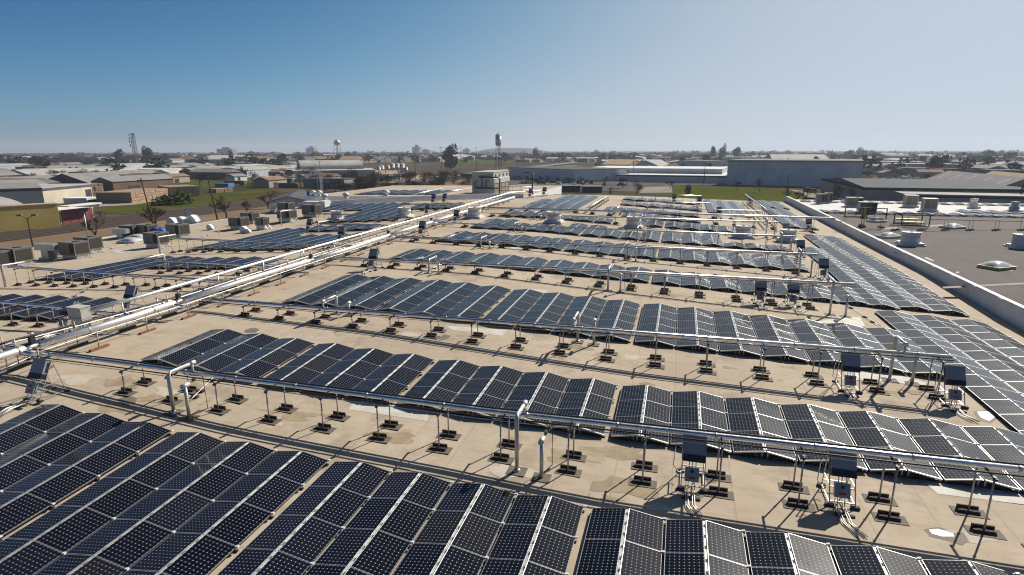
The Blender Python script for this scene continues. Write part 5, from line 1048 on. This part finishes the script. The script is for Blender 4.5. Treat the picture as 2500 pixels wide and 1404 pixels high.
# ------------------------------------------------------------------ vehicles, containers
PAINT = [plain('car_paint_'+n_, c_, .3, 0, .02) for n_, c_ in (('black', (.015, .015, .018)), ('white', (.65, .65, .65)), ('silver', (.35, .36, .38)), ('blue', (.03, .05, .12)), ('red', (.2, .02, .02)), ('grey', (.12, .12, .13)))]
M['glass'] = plain('car_glass', (.01, .012, .015), .08)
def car_parts(pm, van=False):
    L, W_ = (5.0, 1.9) if van else (4.5, 1.8); b = MB()
    prof = [(-L/2, .35), (-L/2, .95), (-L*.36, 1.05), (-L*.27, 1.9 if van else 1.45), (L*.22, 1.9 if van else 1.45), (L*.34, 1.0), (L/2, .9), (L/2, .35)]
    n = len(prof); b.v = [(x, -W_/2, z) for x, z in prof]+[(x, W_/2, z) for x, z in prof]
    for i in range(n): b.face([i, (i+1) % n, n+(i+1) % n, n+i])
    b.face(list(reversed(range(n)))); b.face([n+i for i in range(n)])
    g = MB(); zt = 1.78 if van else 1.36
    for s_ in (-1, 1):
        y = s_*(W_/2+.012); P = [(-L*.31, y, 1.02), (-L*.255, y, zt), (L*.21, y, zt), (L*.30, y, 1.02)]; g.add(P, [(0, 1, 2, 3)])
    for xa, za, xb, zb in ((-L*.352, 1.1, -L*.275, zt), (L*.325, 1.06, L*.228, zt)): o_ = -.02 if xa < 0 else .02; g.add([(xa+o_, -W_*.44, za), (xa+o_, W_*.44, za), (xb+o_, W_*.42, zb), (xb+o_, -W_*.42, zb)], [(0, 1, 2, 3)])
    wl = MB().lathe([(.05, -.1), (.33, -.1), (.34, 0), (.33, .1), (.05, .1)], 14)
    return b.mesh('body', [pm]), g.mesh('window', [M['glass']]), wl.mesh('wheel', [M['block']]), L, W_
CARS = [car_parts(p_, i in (0, 1, 5)) for i, p_ in enumerate(PAINT)]
CN = ['black van', 'white van', 'silver car', 'dark blue car', 'red car', 'grey van']
def car(p, rot, k_, lab, grp, detail=True):
    bm, gm, wm_, L, W_ = CARS[k_]; t = thing('parked_car', lab, 'car', p, rot, grp); inst('body', bm, t); inst('window', gm, t)
    if detail:
        for x in (-.3, .3):
            for y in (-1, 1): inst('wheel', wm_, t, (L*x, y*(W_/2-.06), .34), (R(90), 0, 0))
rs = random.Random(3)
for i, (x, y, k_) in enumerate([(1262, 438, 1), (1278, 446, 2), (1290, 447, 2), (1312, 446, 0), (1322, 449, 5), (1336, 444, 5), (1352, 447, 3), (1365, 450, 2), (1385, 442, 0), (1402, 452, 2), (1416, 450, 5), (1444, 449, 0), (1447, 441, 1), (1475, 453, 3), (1517, 454, 3), (1550, 441, 1), (1300, 441, 3), (1345, 438, 2)]):
    car(gnd(x, y), R(90+rs.uniform(-8, 8))*(i % 2)+rs.uniform(-.1, .1), k_, '%s, %s vehicle from the left in the middle car park' % (CN[k_], ORD[i] if i < 30 else 'last'), 'cars in the middle car park')
for i, (x, y, k_) in enumerate([(1972, 489, 0), (1984, 490, 0), (1995, 489, 3), (2006, 491, 3), (2026, 490, 0), (2036, 494, 2), (2048, 494, 0), (2060, 495, 5), (1971, 463, 0), (1984, 465, 5)]):
    car(gnd(x, y+6), R(100+rs.uniform(-10, 10)), k_, '%s, %s vehicle from the left beside the grey hall' % (CN[k_], ORD[i]), 'cars beside the grey hall')
for i in range(14):
    x = 935+i*5.6; car(gnd(x, 434-rs.uniform(0, 5)), R(80), (1, 2, 1, 0, 2, 1)[i % 6], '%s, %s vehicle from the left beside the grey tanks' % (CN[(1, 2, 1, 0, 2, 1)[i % 6]], ORD[i]), 'cars beside the grey tanks')
for i in range(90):
    x = rs.uniform(2110, 2500); y = rs.choice((431, 434, 437, 441, 445, 448))+rs.uniform(-.5, .5); k_ = rs.choice((1, 1, 2, 2, 0, 5, 3)); car(gnd(x, y), R(rs.choice((0, 90))+rs.uniform(-5, 5)), k_, CN[k_]+' in the crowded vehicle yard at the right', CN[k_]+'s in the crowded vehicle yard', False)
def cont(x1, y, x2, ytop, mat, lab, cat='container', topmat=None, d=2.6):
    a, c_ = gnd(x1, y), gnd(x2, y); L = (c_-a).length; h = topz(a.x, a.y, ytop)-G; t = thing('shipping_container', lab, cat, a, math.atan2(c_.y-a.y, c_.x-a.x)); MB().box((L/2, d/2, h/2), (L, d, h)).build('body', M[mat], t)
    b = MB()
    for i in range(int(L/.6)): b.box((.3+i*.6, -.04, h/2), (.25, .08, h*.9))
    b.build('ribs', M[mat], t)
    if topmat: MB().box((L/2, d/2, h+.12), (L+.3, d+.3, .2)).build('roof', M[topmat], t)
cont(679, 460, 723, 447, 'w_slate', 'blue grey container behind the left arrays'); cont(1264, 464, 1304, 452, 'w_dark', 'dark unit with pale roof by the cooling tower', 'enclosure', 'w_lightroof', 4); cont(1373, 470, 1417, 454, 'w_darkgreen', 'dark green enclosure with pale roof, left', 'enclosure', 'w_lightroof', 4); cont(1422, 472, 1470, 456, 'w_darkgreen', 'dark green enclosure with pale roof, right', 'enclosure', 'w_lightroof', 4); cont(1125, 433, 1153, 424, 'w_green', 'green canopy truck left of the cooling tower', 'truck', None, 3)
cont(525, 458, 558, 448, 'tarp', 'bright blue tarpaulin covered stack in the grass', 'tarp stack', None, 6); cont(893, 397, 930, 392, 'tarp', 'blue tarpaulin stack in the middle distance', 'tarp stack', None, 8); cont(676, 452, 712, 436, 'w_dark', 'dark trailer above the blue grey container', 'trailer', None, 3)
p = gnd(950, 488, 0.9); 

# ------------------------------------------------------------------ the hazy town out to the horizon
hill = gnd(1250, 372); hl = MB(); n = 20; hl.v.append((0, 0, 0))
HX = Vector((math.sin(_y), math.cos(_y), 0)); hp = CAM+HX*4200; hp.z = G
b = MB(); b.lathe([(330, 0), (250, 14), (150, 32), (60, 37), (.1, 38)], 28); o = b.build('hill', M['grassd'], None, (hp.x, hp.y, G-1)); o.scale = (1.0, 1, 1); struct(o)
rs = random.Random(21)
def polar(azdeg, dist): a = _y+R(azdeg); return Vector((CAM.x+dist*math.sin(a), CAM.y+dist*math.cos(a), G))
TW = []
for i in range(6):
    b = MB(); L, D, h, r_ = ((60, 30, 6, 3), (90, 40, 7, 0), (30, 18, 5, 3), (120, 50, 8, 3), (40, 25, 9, 0), (24, 14, 4, 2.5))[i]
    w_ = MB().prism([(-L/2, -D/2), (L/2, -D/2), (L/2, D/2), (-L/2, D/2)], 0, h).mesh('wall', [M['w_'+('cream', 'grey', 'beige', 'bluegrey', 'brown', 'white')[i]]])
    r = MB()
    if r_: r.add([(-L/2-.4, -D/2-.4, h), (L/2+.4, -D/2-.4, h), (L/2+.4, D/2+.4, h), (-L/2-.4, D/2+.4, h), (-L/2, 0, h+r_), (L/2, 0, h+r_)], [(0, 1, 5, 4), (2, 3, 4, 5), (0, 4, 3), (1, 2, 5)])
    else: r.prism([(-L/2-.2, -D/2-.2), (L/2+.2, -D/2-.2), (L/2+.2, D/2+.2), (-L/2-.2, D/2+.2)], h+.02, h+.5)
    TW.append((w_, r.mesh('roof', [M['w_'+('lightroof', 'whiter', 'redroof', 'lightroof', 'slate', 'greyroof')[i]]])))
TL = ['low cream warehouse with pale roof in the distant town', 'wide grey flat warehouse in the distant town', 'small beige house with red roof in the distant town', 'very long pale warehouse in the distant town', 'brown block with dark roof in the distant town', 'small white house with grey roof in the distant town']
for i in range(296):
    az = rs.uniform(-43, 43); d = 480*(8 ** (rs.random() ** 1.25)); k_ = rs.choice((0, 1, 2, 2, 2, 3, 4, 4, 5, 5, 5))
    if d < 900 and -20 < az < 12: d += 420
    q = polar(az, d); t = thing('town_building', TL[k_], 'building', q, rs.choice((0, 90))*math.pi/180, TL[k_].replace(' in the distant town', '')+' group'); s_ = .6 if d < 1000 else rs.uniform(.6, 1.0)
    inst('wall', TW[k_][0], t, (0, 0, 0), (0, 0, 0), s_); inst('roof', TW[k_][1], t, (0, 0, 0), (0, 0, 0), s_)
for i in range(285):
    az = rs.uniform(-43, 43); d = 480*(8.5 ** (rs.random() ** 1.0)); 
    if d < 800 and -20 < az < 12: d += 380
    h = rs.uniform(7, 14)*(1 if d < 1500 else 1.3); tree(polar(az, d), h, h*rs.uniform(1.0, 2.0), 'dark tree among the low buildings of the distant town', 'dark trees of the distant town', i, CF)
for i in range(110):
    az = rs.choice((rs.uniform(-43, -14), rs.uniform(-43, -14), rs.uniform(4, 43))); d = rs.uniform(330, 900) if az < 0 else rs.uniform(420, 1000); q = polar(az, d)
    t = thing('bare_tree', 'brown leafless tree among the sheds and yards', 'tree', q, rs.uniform(0, 6), 'brown leafless trees in the town'); h = rs.uniform(6, 10)
    inst('trunk', BT[i % 2][0], t, (0, 0, 0), (0, 0, 0), h*.9); inst('twigs', BT[i % 2][1], t, (0, 0, 0), (0, 0, 0), (h*1.2, h*1.2, h*.9))
SH = []
for i, (L, D, h, r_, wc, rc) in enumerate(((14, 9, 3.6, 1.6, 'beige', 'rustroof'), (22, 10, 4.2, 0, 'grey', 'slate'), (10, 7, 3, 1.4, 'white', 'greyroof'), (30, 12, 4.5, 2, 'brown', 'greyroof'))):
    w_ = MB().prism([(-L/2, -D/2), (L/2, -D/2), (L/2, D/2), (-L/2, D/2)], 0, h).mesh('wall', [M['w_'+wc]]); r = MB(); dr = MB()
    if r_: r.add([(-L/2-.4, -D/2-.4, h), (L/2+.4, -D/2-.4, h), (L/2+.4, D/2+.4, h), (-L/2-.4, D/2+.4, h), (-L/2-.4, 0, h+r_), (L/2+.4, 0, h+r_)], [(0, 1, 5, 4), (2, 3, 4, 5), (0, 4, 3), (1, 2, 5)])
    else: r.prism([(-L/2-.2, -D/2-.2), (L/2+.2, -D/2-.2), (L/2+.2, D/2+.2), (-L/2-.2, D/2+.2)], h+.02, h+.4)
    dr.box((-L*.15, -D/2-.04, 1.2), (L*.2, .06, 2.4)); SH.append((w_, r.mesh('roof', [M['w_'+rc]]), dr.mesh('door', [M['w_dark']])))
SL = ['small beige shed with rusty roof amid the yards', 'low grey flat shed amid the yards', 'little white hut with grey roof amid the yards', 'brown shed with grey gable roof amid the yards']
TRL = [(11, 2.5, 2.7, 'white'), (7, 2.4, 2.6, 'slate'), (12, 2.6, 1.6, 'brown'), (6, 5, 2.2, 'rustroof')]; TRM = []
for L, D, h, c_ in TRL:
    bb = MB().box((0, 0, .9+h/2), (L, D, h)); bm_ = bb.mesh('body', [M['w_'+c_]]); ww = MB()
    for x in (-L*.3, L*.3): ww.box((x, 0, .45), (1.0, D*.9, .9))
    TRM.append((bm_, ww.mesh('wheels', [M['block']])))
n_ = 0
while n_ < 210:
    left = rs.random() < .62; az = rs.uniform(-43, -15) if left else rs.uniform(14, 43); d = rs.uniform(300, 780) if left else rs.uniform(330, 900); q = polar(az, d)
    if left and (q.x > -132 or (q.x > -215 and q.y < 235)): continue
    if not left and (q.y < 300 and q.x < 190 or (40 < q.x < 116 and q.y < 400)): continue
    n_ += 1; rot = rs.choice((0, 90))*math.pi/180+rs.uniform(-.06, .06)
    if n_ % 5 < 3:
        k_ = rs.randrange(4); t = thing('small_shed', SL[k_], 'shed', q, rot, SL[k_].replace(' amid the yards', '')+' group')
        for nm, me_ in zip(('wall', 'roof', 'door'), SH[k_]): inst(nm, me_, t)
    else:
        k_ = rs.randrange(4); lb = ('white trailer parked in the yards', 'dark box trailer parked in the yards', 'brown flat stack wagon parked in the yards', 'rusty pallet wagon parked in the yards')[k_]; t = thing('parked_trailer', lb, 'trailer', q, rot, lb.replace(' parked', '')+' group'); inst('body', TRM[k_][0], t); inst('wheels', TRM[k_][1], t)
# the last wooded strip at the horizon reads as one mass
r_ = random.Random(9); b = MB()
for i in range(9000):
    az = r_.uniform(-46, 46); d = 1100*(6.5 ** (r_.random() ** .8)); q = polar(az, d); h = r_.uniform(5, 14)*(.7+.3*math.sin(az*.9+d*.004)); w_ = r_.uniform(5, 16); e = Vector((math.cos(_y), -math.sin(_y), 0))*w_
    for j in range(3):
        o_ = Vector((r_.uniform(-w_, w_), r_.uniform(-w_, w_), 0)); rr_ = h*r_.uniform(.5, 1); z = r_.uniform(.2, .9)*h
        b.add([q+o_-e*.4+Vector((0, 0, 0)), q+o_+e*.4, q+o_+e*.3+Vector((0, w_*.3, rr_)), q+o_-e*.25+Vector((0, -w_*.2, rr_*.85))], [(0, 1, 2, 3)])
o = b.build('woods', M['leaf']); tag(o, 'bluish line of trees and shrubs along the whole horizon', 'woods'); o['kind'] = 'stuff'
for i, (az, d, w_, h) in enumerate([(-9.0, 2600, 34, 34), (-8.2, 2650, 50, 20), (-18.5, 2700, 40, 30), (-4.3, 2900, 36, 24), (-25.5, 2500, 70, 26), (19.6, 2900, 14, 40)]):
    q = polar(az, d); t = thing('grain_elevator', ['tall hazy grey block silo at the horizon left of the big tree', 'lower wing beside the hazy grey block silo', 'hazy grain plant behind the ball shaped water tower', 'small hazy drum building at the horizon', 'hazy white plant far left of the water towers', 'slim dark stack on the right horizon'][i], 'silo', q); MB().prism([(-w_/2, -12), (w_/2, -12), (w_/2, 12), (-w_/2, 12)], 0, h).build('wall', M['w_grey'], t); MB().prism([(-w_*.2, -6), (w_*.25, -6), (w_*.25, 6), (-w_*.2, 6)], h, h*1.25).build('head_house', M['w_grey'], t)
# ------------------------------------------------------------------ valley haze
hz = MB(); hz.box((0, 0, 0), (18000, 18000, 120)); ho = hz.build('haze', [], None, (0, 0, G-1+60)); ho['kind'] = 'stuff'; tag(ho, 'pale blue valley haze that fades the distant town', 'haze')
hm = bpy.data.materials.new('valley_haze'); hm.use_nodes = True; ht = hm.node_tree; ht.nodes.remove(ht.nodes['Principled BSDF']); pv_ = ht.nodes.new('ShaderNodeVolumePrincipled'); pv_.inputs['Color'].default_value = (.74, .82, .95, 1); pv_.inputs['Density'].default_value = .00016; pv_.inputs['Anisotropy'].default_value = .2
ht.links.new(pv_.outputs[0], ht.nodes['Material Output'].inputs['Volume']); ho.data.materials.append(hm)
# marks and low conduits on the grey brown neighbouring roof
def dflat(pts, mat):
    P = [zp(x, y, DZ+.012) for x, y in pts]; b = MB(); b.v = [tuple(p) for p in P]; b.face(list(range(len(P)))); struct(b.build('roof_patch', M[mat]))
for pts, m_ in (([(2256, 629), (2262, 628), (2282, 637), (2276, 637)], 'patch'), ([(2404, 643), (2412, 641), (2440, 656), (2481, 658), (2470, 661), (2430, 660)], 'patch'), ([(2238, 572), (2252, 571), (2250, 573), (2238, 574)], 'patch'), ([(2206, 613), (2214, 612), (2212, 615), (2205, 615)], 'patch'), ([(2333, 664), (2341, 663), (2342, 666), (2334, 666)], 'patch'), ([(2300, 700), (2500, 690), (2500, 694), (2304, 704)], 'stain'), ([(2150, 556), (2300, 548), (2303, 552), (2160, 560)], 'stain')): dflat(pts, m_)
for i, (a_, b_) in enumerate([((2150, 567), (2500, 560)), ((2120, 571), (2190, 620))]):
    p, q = zp(*a_, DZ+.06), zp(*b_, DZ+.06); pipe('roof_conduit', [p, q], .022, ('long dark conduit lying across the grey brown roof', 'short dark conduit lying near the parapet on the grey brown roof')[i], 'conduit', None, 'black', 0, 6)
